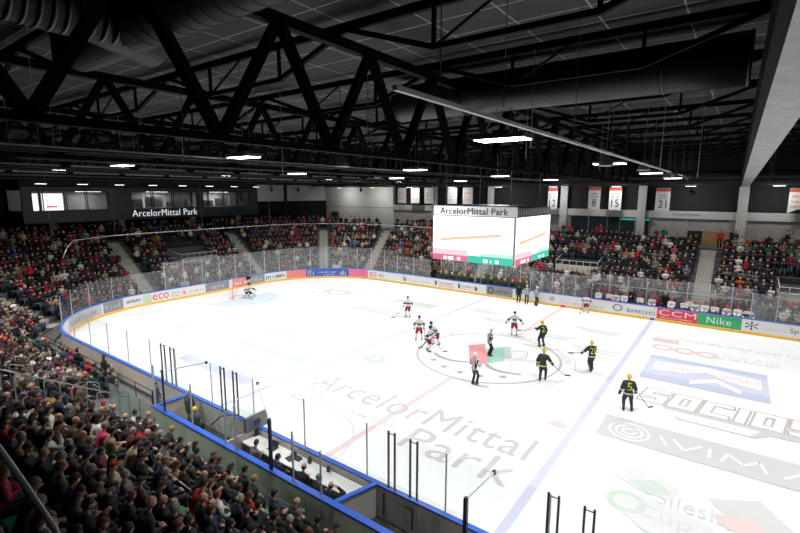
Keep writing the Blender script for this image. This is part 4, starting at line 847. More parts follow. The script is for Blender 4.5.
g = gear(pose(lean=(.08, .32), head=(.05, .10), handL=(-.12, .55, .85), handR=(.15, .5, 1.0), footL=(-.2, -.05, .12), footR=(.2, .1, .12), hz=.85), -.2, -.3, **WG); o = place_player(g, (-3.7, -.2, 0), face((-3.7, -.2), camxy) - .5, 'white jersey player leaning forward on stick, right one of the three'); stick(o, (.1, .45, 1.05), (.5, 1.1, .03), 'dark hockey stick leant on by right player of the three')
g = gear(pose(handL=(-.55, .12, 1.0), handR=(.55, .12, 1.0), epoleL=(-1, -.5, 0), epoleR=(1, -.5, 0)), 0, 0, **WG); o = place_player(g, (-.29, 5.08, 0), face((-.29, 5.08), camxy), 'white jersey player with both arms spread, right of centre behind the officials')
g = gear(pose(handL=(-.2, .5, 1.2), handR=(.3, .1, .9)), .4, 0, number='21', **GG); o = place_player(g, (2.29, 3.68, 0), face((2.29, 3.68), (-4, 8)), 'dark green player with yellow helmet furthest back, near the circle'); stick(o, (-.15, .4, 1.2), (-.9, 1.2, .9), 'hockey stick raised by the furthest dark green player')
g = gear(pose(lean=(0, .12), handR=(.45, .35, .95), handL=(-.32, .1, .9), footL=(-.1, -.1, .12), footR=(.14, .2, .12)), 0, -.1, trim='yellow_trim', **GG); o = place_player(g, (4.28, -1.99, 0), face((4.28, -1.99), (3, 8)), 'dark green player with yellow helmet on the near edge of centre circle'); stick(o, (.2, .3, 1.1), (1.1, .6, .35), 'hockey stick pointing right from player on the centre circle edge')
g = gear(pose(lean=(0, .08), handL=(-.4, .4, 1.0), handR=(.1, .35, 1.0), footL=(-.08, -.12, .12), footR=(.12, .12, .12)), .2, 0, number='28', trim='cloth_white', **GG); o = place_player(g, (6.09, 1.18, 0), face((6.09, 1.18), (1, 7)), 'dark green player gliding left with yellow number on back, beside blue line'); stick(o, (0, .35, 1.05), (-1.1, .7, .9), 'hockey stick held out left by player beside the blue line', -1)
g = gear(pose(handL=(-.36, .1, .88), handR=(.34, .2, .92), footL=(-.17, -.02, .12), footR=(.2, .02, .12)), 0, 0, number='5', trim='cloth_white', **GG); o = place_player(g, (8.8, -3.07, 0), face((8.8, -3.07), (6.2, 4)), 'dark green player with number 5 on back standing alone by the advert'); stick(o, (.3, .2, 1.1), (1.05, .65, .03), 'hockey stick resting on ice held by the player numbered 5')
OF = dict(jersey='stripes', pants='pants_black', sock='sock_green', helmet='helmet_white', glove='pants_black', official=True)
g = gear(pose(handL=(-.18, -.02, 1.05), handR=(.18, -.02, 1.05), epoleL=(-1, .1, 0), epoleR=(1, .1, 0), footL=(-.1, .0, .12), footR=(.1, .02, .12), hz=.95), .2, 0, **OF); place_player(g, (.18, -.09, 0), face((.18, -.09), (6, 5)) + .1, 'striped shirt official with hands on hips standing on the centre crest')
g = gear(pose(handL=(-.2, .28, 1.1), handR=(.2, .28, 1.12), footL=(-.1, .0, .12), footR=(.12, .06, .12), hz=.95, lean=(0, .0)), 0, -.1, **OF); place_player(g, (1.5, -4.74, 0), face((1.5, -4.74), (3.5, 4)), 'striped shirt official in white helmet standing nearest on the circle rim')
g1 = gear(pose(handL=(-.25, .2, .95), handR=(.1, .3, 1.15), footL=(-.1, 0, .12), footR=(.1, 0, .12), hz=.95), 0, 0, **OF); place_player(g1, (-3.15, 14.9, 0), face((0, 0), (0, 1)) + .2, 'striped shirt linesman by the far boards, left of the pair'); place_player(g1, (-2.2, 14.8, 0), face((0, 0), (.4, 1)), 'striped shirt linesman by the far boards, right of the pair')
STAND = []
for i, P in enumerate((pose(hz=.93, footL=(-.12, 0, .09), footR=(.12, .02, .09), handL=(-.28, .1, .85), handR=(.28, .1, .85), lean=(0, .02)), pose(hz=.93, footL=(-.12, 0, .09), footR=(.12, .02, .09), handL=(-.05, .3, 1.15), handR=(.08, .3, 1.1), lean=(0, .04)))):
    J = skeleton(P); STAND.append(dict(J=J, body=make_body(J, 0, 0), cl=clothes(J), yaw=0, pit=0))
person(STAND[0], (-3.95, 14.95, 0), 0.2, 'person in black standing on ice left of the two linesmen', None, 'cloth_black', 'cloth_black', 'short', 'hair_black')
# goalie, kneeling stretch
g = gear(dict(hz=.62, lean=(.05, .3), head=(0, .1), footL=(-.62, .05, .12), footR=(.55, -.1, .12), handL=(-.55, .5, .75), handR=(.5, .5, .7), kpole=(0, 1, -.2)), 0, 0, jersey='j_white', pants='pants_black', sock='sock_white', helmet='helmet_dark', glove='helmet_dark', bulk=.07, trim='cloth_charcoal')
go = place_player(g, (-26.3, .9, 0), -PI / 2 - .2, 'goalkeeper crouching low before the red goal in white pads')
for s_ in (-1, 1):
    k = 'L' if s_ < 0 else 'R'; J = g['J']; MB().bar(J['kn' + k] + V((0, .1, .1)), J['ft' + k] + V((0, .1, -.05)), .26, .1, up=(0, 1, 0)).build('leg_pad', 'j_white', go)
stick(go, (.4, .5, .8), (.2, .95, .03), 'wide goalkeeper stick resting on the ice in the crease')
# bench
BP = [gear(dict(seated_pose(i), footL=(-.15, .42, .12), footR=(.15, .42, .12)), [0, .3, -.3][i], PIT[i], jersey='j_white', pants='pants_red', sock='sock_white', helmet='helmet_red', glove='helmet_red', bulk=.045, trim=None) for i in (0, 1, 2)]
LB = ['leftmost seated', 'second seated from left', 'third seated from left', 'fourth seated from left', 'fifth seated from left', 'sixth seated, mid bench', 'seventh seated, mid bench', 'eighth seated, behind the red advert', 'ninth seated, behind the red advert', 'tenth seated, where red and green adverts meet', 'eleventh seated, behind the green advert', 'twelfth seated, behind the green advert', 'thirteenth seated, near the right end']
for i, x in enumerate((2.75, 3.7, 4.25, 4.85, 6.14, 6.95, 8.43, 9.34, 10.04, 10.73, 11.39, 12.17, 12.85)):
    place_player(BP[i % 3], (x, 16.85, .42), PI + R2.uniform(-.25, .25), f'white jersey, red helmet player on far bench, {LB[i]}', group='players on the far team bench')
place_player(gear(pose(lean=(0, .1)), 0, 0, **dict(WG, helmet='helmet_red')), (13.5, 16.7, .05), PI, 'white jersey player standing at the right end of the far team bench', group='players on the far team bench')
o = place_player(gear(pose(hz=.8, lean=(0, .15), footL=(-.2, .1, .12), footR=(.15, -.1, .12), kpole=(0, 1, .2)), 0, 0, **dict(WG, helmet='helmet_red')), (2.15, 15.15, .0), PI + .3, 'white jersey player standing on ice against far boards, left of the bench'); stick(o, (.3, .35, .95), (.45, .75, .03), 'hockey stick of the player standing against the far boards')
person(STAND[1], (5.35, 17.3, .42), PI, 'man in dark suit with red tie standing on the far bench at left', None, 'cloth_black', 'cloth_black', 'short', 'hair_auburn', jn='suit_jacket')
person(STAND[0], (7.85, 17.35, .42), PI + .4, 'man in black suit standing mid far bench beside red advert', None, 'cloth_black', 'cloth_black', 'short', 'hair_grey', jn='suit_jacket')
for x, jc, lb in ((7.2, 'red', 'person in red jacket standing behind the seated bench players mid way'), (9.6, 'white', 'person in white top standing behind the bench players, right half'), (15.6, 'white', 'person in white top just right of the far bench behind glass'), (16.5, 'beige', 'person in beige top behind the glass at far right')):
    person(STAND[1], (x, 17.5, .1), PI, lb, None, 'cloth_' + jc, 'cloth_black', 'short', 'hair_brown')
tb = empty('team_bench', (7.9, 17.0, .0), 0, 'long team bench with platform behind the far boards', 'bench'); MB().box((-5.8, -1.0, 0), (6.2, .75, .41)).build('platform', 'dark_steel', tb); MB().box((-5.6, -.25, .80), (5.4, .12, .86)).build('seat', 'dark_steel', tb)
for x in (-5, -2, 1, 4): MB().box((x, -.1, .41), (x + .1, .05, .80)).build('leg', 'dark_steel', tb)
bg = empty('bench_back_glass', (0, 0, 0), 0, 'tall glass screen with pale middle rail behind the far team bench', 'glass screen')
for i in range(8): MB().box((1.9 + i * 1.5, 17.85, .2), (3.37 + i * 1.5, 17.87, 3.1)).build('glass_pane', 'plexi_hazy', bg); MB().bar((1.9 + i * 1.5, 17.86, .2), (1.9 + i * 1.5, 17.86, 3.12), .06).build('glass_post', 'glass_post', bg)
for x in (1.9, 13.9): MB().box((x, 15.95, 1.18), (x + .015, 17.85, 3.1)).build('glass_pane', 'plexi_hazy', bg)
MB().box((1.9, 17.8, 2.15), (13.9, 17.84, 2.23)).build('rail', 'rail_grey', bg)
BG = [gear(dict(seated_pose(i), footL=(-.15, .42, .12), footR=(.15, .42, .12)), [0, .3, -.3][i], PIT[i], jersey='j_green', pants='pants_black', sock='sock_green', helmet='helmet_yellow', glove='pants_black', bulk=.045, trim=None) for i in (0, 1, 2)]
LG = ['leftmost', 'second from left', 'third from left', 'fourth from left', 'fifth from left', 'sixth from left', 'seventh from left', 'seventh from right', 'sixth from right', 'fifth from right', 'fourth from right', 'third from right', 'second from right', 'rightmost']
for i in range(14): place_player(BG[i % 3], (-13.7 + .76 * i, 16.85, .42), PI + R2.uniform(-.25, .25), f'dark green player seated on far bench below the video cube, {LG[i]}', group='dark green players on the left far bench')
tb = empty('team_bench', (-8.8, 17.0, .0), 0, 'long team bench behind the far boards below the video cube', 'bench'); MB().box((-5.4, -1.0, 0), (5.5, .75, .41)).build('platform', 'dark_steel', tb); MB().box((-5.2, -.25, .80), (5.2, .12, .86)).build('seat', 'dark_steel', tb)
for x in (-5, -2, 1, 4): MB().box((x, -.1, .41), (x + .1, .05, .80)).build('leg', 'dark_steel', tb)
bg = empty('bench_back_glass', (0, 0, 0), 0, 'tall glass screen behind the dark green far bench below the cube', 'glass screen')
for i in range(7): MB().box((-14.3 + i * 1.55, 17.85, .2), (-12.8 + i * 1.55, 17.87, 3.1)).build('glass_pane', 'plexi_hazy', bg); MB().bar((-14.3 + i * 1.55, 17.86, .2), (-14.3 + i * 1.55, 17.86, 3.12), .06).build('glass_post', 'glass_post', bg)
# near officials
def sp(i, x, y, z, rz, lb, jc, tc, hk, hc, jn='jacket'): return person(SEATED[i], (x, y, z), rz, lb, None, 'cloth_' + jc, 'cloth_' + tc, hk, hc, jn=jn)
sp(1, -1.15, -17.0, .03, -.1, 'person in grey top seated at the left end of timekeeper desk', 'grey', 'black', 'short', 'hair_brown'); sp(0, .25, -17.0, .03, -.4, 'person in dark navy seated at desk beside the navy post', 'navy', 'black', 'short', 'hair_brown')
sp(1, 1.4, -17.0, .03, .1, 'bald man in black jacket at desk, left of three officials', 'black', 'black', 'fringe', 'hair_brown'); sp(4, 2.15, -17.0, .03, -.3, 'grey-haired man in black jacket at desk, middle of three officials', 'black', 'black', 'short', 'hair_grey'); sp(5, 2.9, -17.0, .03, .2, 'balding man in black jacket at desk, rightmost of three officials', 'black', 'black', 'fringe', 'hair_brown')
for x, lb in ((-1.15, 'dark chair under the person at left end of desk'), (.25, 'dark chair under the navy-clad person at desk'), (1.4, 'dark chair under the bald official at desk'), (2.15, 'dark chair under the grey-haired official at desk'), (2.9, 'dark chair under the rightmost official at desk')): office_chair(x, -17.0, lb)
person(STAND[0], (-6.2, -16.5, .03), .2, 'person in dark clothes standing in the left penalty box', None, 'cloth_charcoal', 'cloth_black', 'short', 'hair_grey')
person(STAND[1], (-8.4, -16.9, .0), -.9, 'person in dark navy standing outside the penalty box glass at left', None, 'cloth_navy', 'cloth_black', 'short', 'hair_black')
g = gear(dict(seated_pose(1), footL=(-.15, .42, .12), footR=(.15, .42, .12)), 0, -.1, **dict(GG)); place_player(g, (-5.3, -16.95, .03), .2, 'yellow helmet player in dark green seated in the left penalty box')
person(STAND[0], (-26.0, -16.9, .0), 0, 'steward in black standing behind the rounded board corner at left', None, 'cloth_black', 'cloth_black', 'short', 'hair_black')
person(STAND[1], (-14.2, -16.75, .0), -.4, 'brown-haired person standing in front of the front row, back turned', None, 'cloth_black', 'cloth_black', 'long', 'hair_brown')

# ------------------------------------------------------------------ walls
WY = 29.0; WX = -43.5; CZ = 14.6
struct(MB().box((-29.5, WY, 7.78), (40, WY + .5, 8.55)).build('wall_far_beam', 'concrete_light'))
struct(MB().box((-29.5, WY + .15, 4.6), (40, WY + .5, 7.78)).build('wall_far_lower', 'concrete'))
struct(MB().box((-29.5, WY + .5, 8.5), (40, WY + .7, CZ)).build('wall_far_dark', 'wall_dark')); struct(MB().box((WX, WY, 4.6), (-29.5, WY + .5, 11.4)).build('wall_far_pale', 'wall_pale'))
struct(MB().box((WX, WY, 11.4), (-29.5, WY + .5, CZ)).build('wall_far_header', 'wall_dark'))
struct(MB().box((WX, WY - .03, 8.0), (-29.5, WY, 8.12)).build('trim_1', 'concrete')); struct(MB().box((-29.5, WY - .04, 7.72), (40, WY, 7.79)).build('trim_2', 'dark_steel'))
for x in (-22.2, -13.7, -4.45, 3.75, 12.4, 21.0): struct(MB().box((x - .4, WY - .25, 4.6), (x + .4, WY, 11.4)).build('wall_far_pillar', 'concrete_light'))
struct(MB().box((WX - 6, 15.5, 4.6), (WX - .1, WY + .5, 9.0)).build('wall_end_curtain', 'curtain_black')); struct(MB().box((WX - .5, 15.5, 9.0), (WX - .1, WY, 11.4)).build('wall_end_upper', 'wall_pale')); struct(MB().box((WX - .5, 15.5, 11.4), (WX - .1, WY, CZ)).build('wall_end_header', 'wall_dark'))
struct(MB().box((WX - .12, 20.2, 4.6), (WX + .1, 20.7, 11.4)).build('wall_end_pillar', 'wall_dark')); struct(MB().box((WX - 5, -45, -.1), (WX - 4.8, 16, CZ)).build('wall_left_end', 'wall_dark'))
struct(MB().box((WX - 4.8, -11.7, 10.4), (WX - .3, 15.4, CZ)).build('wall_box_header', 'wall_dark'))
struct(MB().box((40, -45, -.1), (40.3, WY, CZ)).build('wall_right_end', 'wall_dark')); struct(MB().box((-48, -45, -.1), (40, -44.7, CZ)).build('wall_near', 'wall_dark'))
for x0, x1, zz in ((-44, 30, 9.35),): tag(MB().box((-29.4, WY + .2, 9.3), (-29.0, WY + .4, 9.6)).build('wall_bracket', 'dark_steel'), 'small dark bracket where pale wall meets black openings', 'bracket')
def panel(x0, x1, z0, z1, m, nm, lb, ct, dep=.05): return tag(MB().box((x0, WY + .15 - dep, z0), (x1, WY + .16, z1)).build(nm, m), lb, ct)
o = empty('door_1', (0, 0, 0)); struct(o); MB().box((9.4, WY + .08, 5.2), (11.65, WY + .14, 6.62)).build('door_leaf', 'wood_door', o)
o = empty('door_2', (0, 0, 0)); struct(o); MB().box((8.1, WY + .08, 5.2), (9.38, WY + .14, 6.6)).build('door_leaf', 'wall_dark', o)
o = empty('door_3', (0, 0, 0)); struct(o); MB().box((11.67, WY + .08, 5.2), (12.65, WY + .14, 6.6)).build('door_leaf', 'wall_dark', o)
o = empty('window_1', (0, 0, 0)); struct(o); MB().box((-3.6, WY + .06, 5.2), (4.6, WY + .13, 7.72)).build('pane', 'box_glass', o); MB().box((1.7, WY - .02, 7.45), (4.6, WY + .05, 7.68)).build('sign_strip', 'teal', o)
for x in (-3.6, -1.6, .4, 1.7, 3.2, 4.6): MB().box((x - .05, WY, 5.2), (x + .05, WY + .06, 7.72)).build('frame', 'grey_steel', o)
text('ArcelorMittal', 2.4, .22, (6.6, WY - .02, 8.1), (1, 0, 0), (0, 0, 1), 'sign_letter', 'wall_lettering'); bpy.data.objects['wall_lettering']['label'] = 'small dark company lettering on the pale beam of far wall'; bpy.data.objects['wall_lettering']['category'] = 'lettering'
t = text('C1', .45, .4, (8.1, WY + .13, 7.1), (1, 0, 0), (0, 0, 1), 'sign_letter', 'wall_lettering'); tag(t, 'small C1 sector sign on grey wall above the wooden door', 'lettering'); t = text('C3', .5, .45, (15.9, WY + .13, 6.6), (1, 0, 0), (0, 0, 1), 'sign_letter', 'wall_lettering'); tag(t, 'dark sector sign on grey wall at right edge', 'lettering')
t = empty('wall_speaker', (-41.2, WY - .2, 5.9), 0, 'black speaker box low on the pale wall in far corner', 'speaker'); MB().box((-.8, -.15, 0), (.6, .15, 1.3)).build('cabinet', 'post_black', t); MB().box((-.65, -.17, .1), (.45, -.15, 1.2)).build('grille', 'dark_steel', t)
# press box at the left end
pb = empty('press_box', (0, 0, 0), 0, 'long dark slate press box with windows above the left end stand', 'press box')
y0, y1 = -11.7, 15.4
MB().box((WX - 4.6, y0, 7.15), (WX, y1, 8.35)).build('fascia', 'slate_panel', pb); MB().box((WX - 4.6, y0, 10.4), (WX, y1, 10.75)).build('header', 'slate_panel', pb); MB().box((WX - 4.4, y0, 8.35), (WX - 4.2, y1, 10.4)).build('back_wall', 'room_pale', pb)
for a, b in ((y0, -10.9), (-4.1, -1.7), (6.2, 7.0), (13.95, y1)): MB().box((WX - .25, a, 8.35), (WX - .02, b, 10.4)).build('window_pier', 'slate_panel', pb)
wins = [(-10.9, -10.2), (-10.0, -8.1), (-8.0, -6.2), (-6.1, -4.1), (-1.7, .6), (.75, 3.0), (3.2, 5.4), (5.5, 6.2), (7.0, 7.7), (7.8, 9.8), (10.0, 12.0), (12.15, 13.95)]
for i, (a, b) in enumerate(wins):
    if i < 2: mb = MB(); mb.box((WX - .5, a + .05, 8.4), (WX - .45, b - .05, 10.1)); mb.build('bright_screen', 'tv_white', pb)
    f = MB(); f.box((WX - .12, a, 8.35), (WX - .02, a + .07, 10.4)); f.box((WX - .12, a, 10.33), (WX - .02, b, 10.4)); f.box((WX - .12, a, 8.35), (WX - .02, b, 8.4)); f.box((WX - .12, b - .07, 8.35), (WX - .02, b, 10.4)); fo = f.build('window_frame', 'black_steel', pb)
    MB().box((WX - .08, a + .07, 8.35), (WX - .06, b - .07, 10.4)).build('pane', 'plexi', fo)
    if i >= 4 and i not in (8,): MB().box((WX - 2.2, a + .05, 8.4), (WX - 2.1, b - .1, 9.2 + .25 * (i % 3))).build('room_counter', 'room_pale', pb)
MB().box((WX - .44, -9.6, 8.7), (WX - .43, -8.7, 8.85)).build('screen_caption', 'tv_red', pb)
for a in (-9.2, -2.7, 5.75, 12.4): MB().lathe([(.35, 4.9), (.35, 7.15)], (WX - .5, a, 0), 14).build('pillar', 'concrete_light', pb)
text('ArcelorMittal Park', 7.8, .75, (WX + .02, -1.7, 7.5), (0, 1, 0), (0, 0, 1), 'sign_glow', 'sign_lettering', pb, .02, -.014)
for y_, e_ in ((-5, 40), (2.5, 90), (11, 80)):  # lamps added to brighten the room behind the windows
    t = empty('room_fill_lamp', (WX - 2.6, y_, 10.3), 0, f'added fill lamp inside the press box room, {"left" if y_ < 0 else "middle" if y_ < 5 else "right"} one', 'lamp'); MB().box((-.5, -1.2, 0), (.5, 1.2, .08)).build('housing', 'lamp_body', t); MB().box((-.45, -1.1, -.02), (.45, 1.1, 0)).build('diffuser', 'small_glow', t)
    L = bpy.data.lights.new('room_fill_light', 'AREA'); L.size = 1.5; L.energy = e_; lo = bpy.data.objects.new('room_fill_light', L); COL.objects.link(lo); lo.location = (WX - 2.6, y_, 10.2)
# net cable
nc = empty('net_cable', (0, 0, 0), 0, 'thin pale cable of the end safety net curving over the left stand', 'cable')
ss_ = samples(S1 + Q * .42, S4 + 9, .8); mb = MB(); mb.tube([(lambda P: (P.x, P.y, 6.6 - (1.0 if i == 0 else .35 if i == 1 else 0)))(rr_point(s_, .12)[0]) for i, s_ in enumerate(ss_)], .03, 6); mb.build('cable', 'rail_grey', nc)
for i in range(6):
    P = rr_point(S1 + 4 + i * 8.2, .12)[0]; MB().tube([(P.x, P.y, 6.6), (P.x, P.y, 12.4)], .008, 5).build('suspension_wire', 'grey_steel', nc)

# ------------------------------------------------------------------ score cube
sb = empty('score_cube', (0, 0, 0), 0, 'large white lit video cube hanging over centre ice with name banner', 'video cube')
X0, X1, Y0, Y1 = -2.3, 2.72, -3.0, 2.4; ZB, ZT = 6.42, 9.0
MB().box((X0 + .1, Y0 + .1, ZB + .05), (X1 - .1, Y1 - .1, 9.55)).build('casing', 'dark_steel', sb)
def screen(name, org, xd, w):
    xd = V(xd); nrm = xd.cross(V((0, 0, 1))); org = V(org)
    def q(a, b, z0, z1, m, off, sl=0, nm='picture'):
        P = [org + xd * (w * a) + nrm * off + V((0, 0, ZB + z0)), org + xd * (w * b) + nrm * off + V((0, 0, ZB + z0 + sl)), org + xd * (w * b) + nrm * off + V((0, 0, ZB + z1 + sl)), org + xd * (w * a) + nrm * off + V((0, 0, ZB + z1))]
        vs = P + [p - nrm * .004 for p in P]; return MB().add(vs, [(0, 1, 2, 3), (7, 6, 5, 4), (0, 4, 5, 1), (1, 5, 6, 2), (2, 6, 7, 3), (3, 7, 4, 0)])
    base = q(0, 1, 0, ZT - ZB, None, .08); o = base.build(name, 'screen_white', sb)
    q(.10, .86, 1.12 if w < 5.2 else 1.1, 1.27, None, .095, .42 if w < 5.2 else .30).build('stick_graphic', 'screen_orange', o)
    q(.0, .46, 0, .34, None, .095).build('red_graphic', 'screen_pink', o); q(.46, 1, 0, .40, None, .095).build('green_graphic', 'screen_green', o)
    q(.0, .46, .34, .66, None, .092).build('red_fade', 'screen_pale_pink', o); q(.62, 1, .40, .60, None, .092).build('green_fade', 'screen_pale_green', o)
    for i, (a, b) in enumerate(((.15, .19), (.21, .28), (.33, .37), (.66, .71), (.74, .76), (.8, .84))): q(a, b, .06, .24, None, .104).build('digit_graphic', 'screen_white' if i != 4 else 'screen_pale_green', o)
screen('screen', (X0, Y0, 0), (1, 0, 0), X1 - X0); screen('screen', (X1, Y0, 0), (0, 1, 0), Y1 - Y0)
MB().box((X0, Y0 - .02, 9.04), (X1 + .1, Y0 + .08, 9.56)).build('name_banner', 'sign_back', sb); text('ArcelorMittal Park', 4.2, .36, (X0 + .45, Y0 - .05, 9.12), (1, 0, 0), (0, 0, 1), 'sign_letter', 'sign_lettering', sb, .02, -.005)
mb = MB(); mb.box((X1 + .02, Y0 + .1, 9.04), (X1 + .06, Y1, 9.5)); mb.build('side_banner', 'grey_steel', sb); mb = MB()
for i in range(14): mb.box((X1 + .06, Y0 + .3 + i * .36, 9.1), (X1 + .08, Y0 + .42 + i * .36, 9.45))
mb.build('louver', 'concrete_light', sb)
for x in (X0 + .5, X1 - .5):
    for y in (Y0 + .5, Y1 - .5): MB().tube([(x, y, 9.5), (x, y, 13.6)], .02, 6).build('suspension_cable', 'grey_steel', sb)

# ------------------------------------------------------------------ banners near the far wall
def banner(x, y, w, z0, z1, num, lb, tail=False, red=True):
    t = empty('hanging_banner', (x, y, 0), 0, lb, 'banner'); mb = MB()
    if tail: mb.add([(-w / 2, 0, z0), (0, 0, z0 + .4), (w / 2, 0, z0), (w / 2, 0, z1), (-w / 2, 0, z1), (-w / 2, .03, z0), (0, .03, z0 + .4), (w / 2, .03, z0), (w / 2, .03, z1), (-w / 2, .03, z1)], [(0, 1, 2, 3, 4), (9, 8, 7, 6, 5), (0, 5, 6, 1), (1, 6, 7, 2), (2, 7, 8, 3), (4, 9, 5, 0)])
    else: mb.box((-w / 2, 0, z0), (w / 2, .03, z1))
    c = mb.build('cloth', 'banner_white', t); h = z1 - z0
    if red: MB().box((-w / 2, -.01, z1 - .3 * h * .4 - .1), (w / 2, 0, z1 - .1)).build('stripe', 'banner_red', t); MB().box((-w / 2, -.012, z1 - .1), (w / 2, 0, z1)).build('header', 'banner_green', t)
    if num:
        text(num, min(.75, .42 * len(num)), h * .32, (-min(.75, .42 * len(num)) / 2, -.02, z0 + h * .14), (1, 0, 0), (0, 0, 1), 'sign_letter', 'lettering', t, .01, .05)
        for k in range(2): text('~1' if k == 0 else '~2', .8, h * .07, (-.4, -.02, z0 + h * (.66 - .12 * k)), (1, 0, 0), (0, 0, 1), 'sign_letter', 'lettering', t, .01, .02)
    else:
        for k in range(3): text(('~1', '~2', '~1')[k], w * .7, h * .12, (-w * .35, -.02, z0 + h * (.62 - .2 * k)), (1, 0, 0), (0, 0, 1), 'banner_orange', 'lettering', t, .01, .02)
    MB().tube([(-w / 2, 0, z1 + .02), (w / 2, 0, z1 + .02)], .025, 6).build('rod', 'dark_steel', t); MB().tube([(0, 0, z1), (0, 0, 11.7)], .01, 5).build('wire', 'grey_steel', t)
for x, lb in ((-27.2, 'white banner leftmost of the row above the corner'), (-24.9, 'white banner second from left above the corner'), (-22.6, 'white banner third from left above the corner'), (-18.9, 'white banner fourth from left, above video cube left part'), (-16.6, 'white banner fifth from left, above video cube')): banner(x, 28.0, 1.45, 8.85, 11.0, None, lb, red=False)
banner(-5.5, 28, 1.1, 8.45, 10.95, '12', 'white banner numbered twelve hanging just above the cube right edge'); banner(-.9, 28, 1.25, 8.55, 11.05, '8', 'white banner numbered eight, left of the close pair right of cube'); banner(1.25, 28, 1.25, 8.55, 11.0, '15', 'white banner numbered fifteen, right of the close pair'); banner(5.75, 28, 1.3, 8.55, 10.9, '21', 'white banner numbered twenty-one, alone right of the second pillar'); banner(16.4, 28, 1.5, 8.6, 10.85, None, 'white swallow-tailed banner with orange text at right edge', True)

# ------------------------------------------------------------------ ceiling, roof steel, ducts, lamps
struct(MB().box((-49, -45, CZ), (40.3, WY + .8, CZ + .2)).build('ceiling', 'roof_deck'))
def truss_y(x, w=.16, y0=-44, y1=29.0, lb=''):
    t = empty('roof_truss', (x, 0, 0), 0, lb, 'roof truss', 'main roof trusses across the hall')
    MB().bar((0, y0, 13.95), (0, y1, 13.95), w * 1.0, w * 1.2).build('top_chord', 'black_steel', t); MB().bar((0, y0, 11.35), (0, y1, 11.35), w * .8, w * .7).build('bottom_chord', 'black_steel', t)
    y = -17.78 - 3.05 * 8; i = 0
    mb = MB()
    while y < y1 - 1.6:
        mb.bar((0, y, 11.35), (0, y - 1.52, 13.95), w * .9, w * 1.1, up=(1, 0, 0)); mb.bar((0, y, 11.35), (0, y + 1.52, 13.95), w * .9, w * 1.1, up=(1, 0, 0)); y += 3.05
    mb.build('web_bracing', 'black_steel', t); return t
for i, (x, w, lb) in enumerate(((3.9, .2, 'black steel roof truss nearest left of the white beam'), (-4.7, .2, 'black steel roof truss second from the white beam'), (-13.3, .2, 'black steel roof truss third from the white beam'), (-21.9, .2, 'black steel roof truss fourth from the white beam'), (-30.5, .2, 'black steel roof truss fifth from white beam'), (-39, .2, 'black steel roof truss furthest left above the press box'), (21.2, .2, 'black steel roof truss right of the white beam'))): truss_y(x, w, lb=lb)
def joist(y, x0, x1, lb):
    t = empty('roof_joist', (0, y, 0), 0, lb, 'roof joist', 'black roof joists between the trusses')
    MB().bar((x0, 0, 14.35), (x1, 0, 14.35), .12, .2).build('top_chord', 'black_steel', t); mb = MB(); n = round((x1 - x0) / 8.6); 
    for i in range(n):
        a = x0 + (x1 - x0) * i / n; b = x0 + (x1 - x0) * (i + 1) / n; L = b - a
        mb.bar((a, 0, 14.3), (a + L * .3, 0, 13.45), .1, .12); mb.bar((a + L * .3, 0, 13.45), (a + L * .7, 0, 13.45), .1, .12); mb.bar((a + L * .7, 0, 13.45), (b, 0, 14.3), .1, .12); mb.bar((a + L * .3, 0, 13.45), (a + L * .3, 0, 14.3), .08); mb.bar((a + L * .7, 0, 13.45), (a + L * .7, 0, 14.3), .08); mb.bar((a + L * .5, 0, 14.3), (a + L * .3, 0, 13.45), .05); 
    mb.build('bracing', 'black_steel', t)
ys = [-21.5, -17.2, -12.9, -8.6, -4.3, 0, 4.3, 8.6, 12.9, 17.2, 21.5, 25.8]
for i, y in enumerate(ys): joist(y, -39, 21.1, f'black roof joist spanning lengthwise, {ORD[i + 2] if i < 9 else ["tenth", "eleventh", "twelfth"][i - 9]} from camera side')
wb = MB(); P = [(12.66, -44, 12.35), (13.26, -44, 12.35), (12.7, 28.9, 11.0), (12.1, 28.9, 11.0)]; wb.add(P + [(x, y, z + .9) for x, y, z in P], [(3, 2, 1, 0), (4, 5, 6, 7), (0, 1, 5, 4), (1, 2, 6, 5), (2, 3, 7, 6), (3, 0, 4, 7)])
wo = tag(wb.build('roof_girder', 'galvanised'), 'pale grey boxed roof girder running overhead at right', 'girder'); MB().bar((12.60, -44, 12.86), (12.04, 28.9, 11.5), .12, 1.0).build('side_plate', 'black_steel', wo)
# big round ducts
d1 = empty('air_duct', (0, 0, 0), 0, 'large black round air duct crossing the roof at upper centre', 'air duct'); MB().tube([(1.1, -11.0, 13.72), (12.15, -11.0, 13.72)], .66, 28).build('duct_shell', 'duct_black', d1)
for x in (1.12, 4.0, 7.2, 10.2, 12.1): MB().tube([(x - .03, -11, 13.72), (x + .03, -11, 13.72)], .68, 28).build('duct_band', 'duct_black', d1)
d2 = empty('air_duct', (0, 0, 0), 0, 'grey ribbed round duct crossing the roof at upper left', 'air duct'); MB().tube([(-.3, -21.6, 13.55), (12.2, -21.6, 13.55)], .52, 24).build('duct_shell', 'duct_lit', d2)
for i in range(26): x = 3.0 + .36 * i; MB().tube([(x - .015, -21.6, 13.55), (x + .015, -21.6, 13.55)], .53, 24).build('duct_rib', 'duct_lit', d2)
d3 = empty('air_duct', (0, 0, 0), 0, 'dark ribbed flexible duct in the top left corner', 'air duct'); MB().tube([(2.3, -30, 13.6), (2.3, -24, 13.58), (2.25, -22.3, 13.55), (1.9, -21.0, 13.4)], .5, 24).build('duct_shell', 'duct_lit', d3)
for i in range(20): y = -25.6 + .2 * i; MB().tube([(2.29, y - .03, 13.57), (2.29, y + .03, 13.57)], .52, 24).build('duct_rib', 'duct_black', d3)
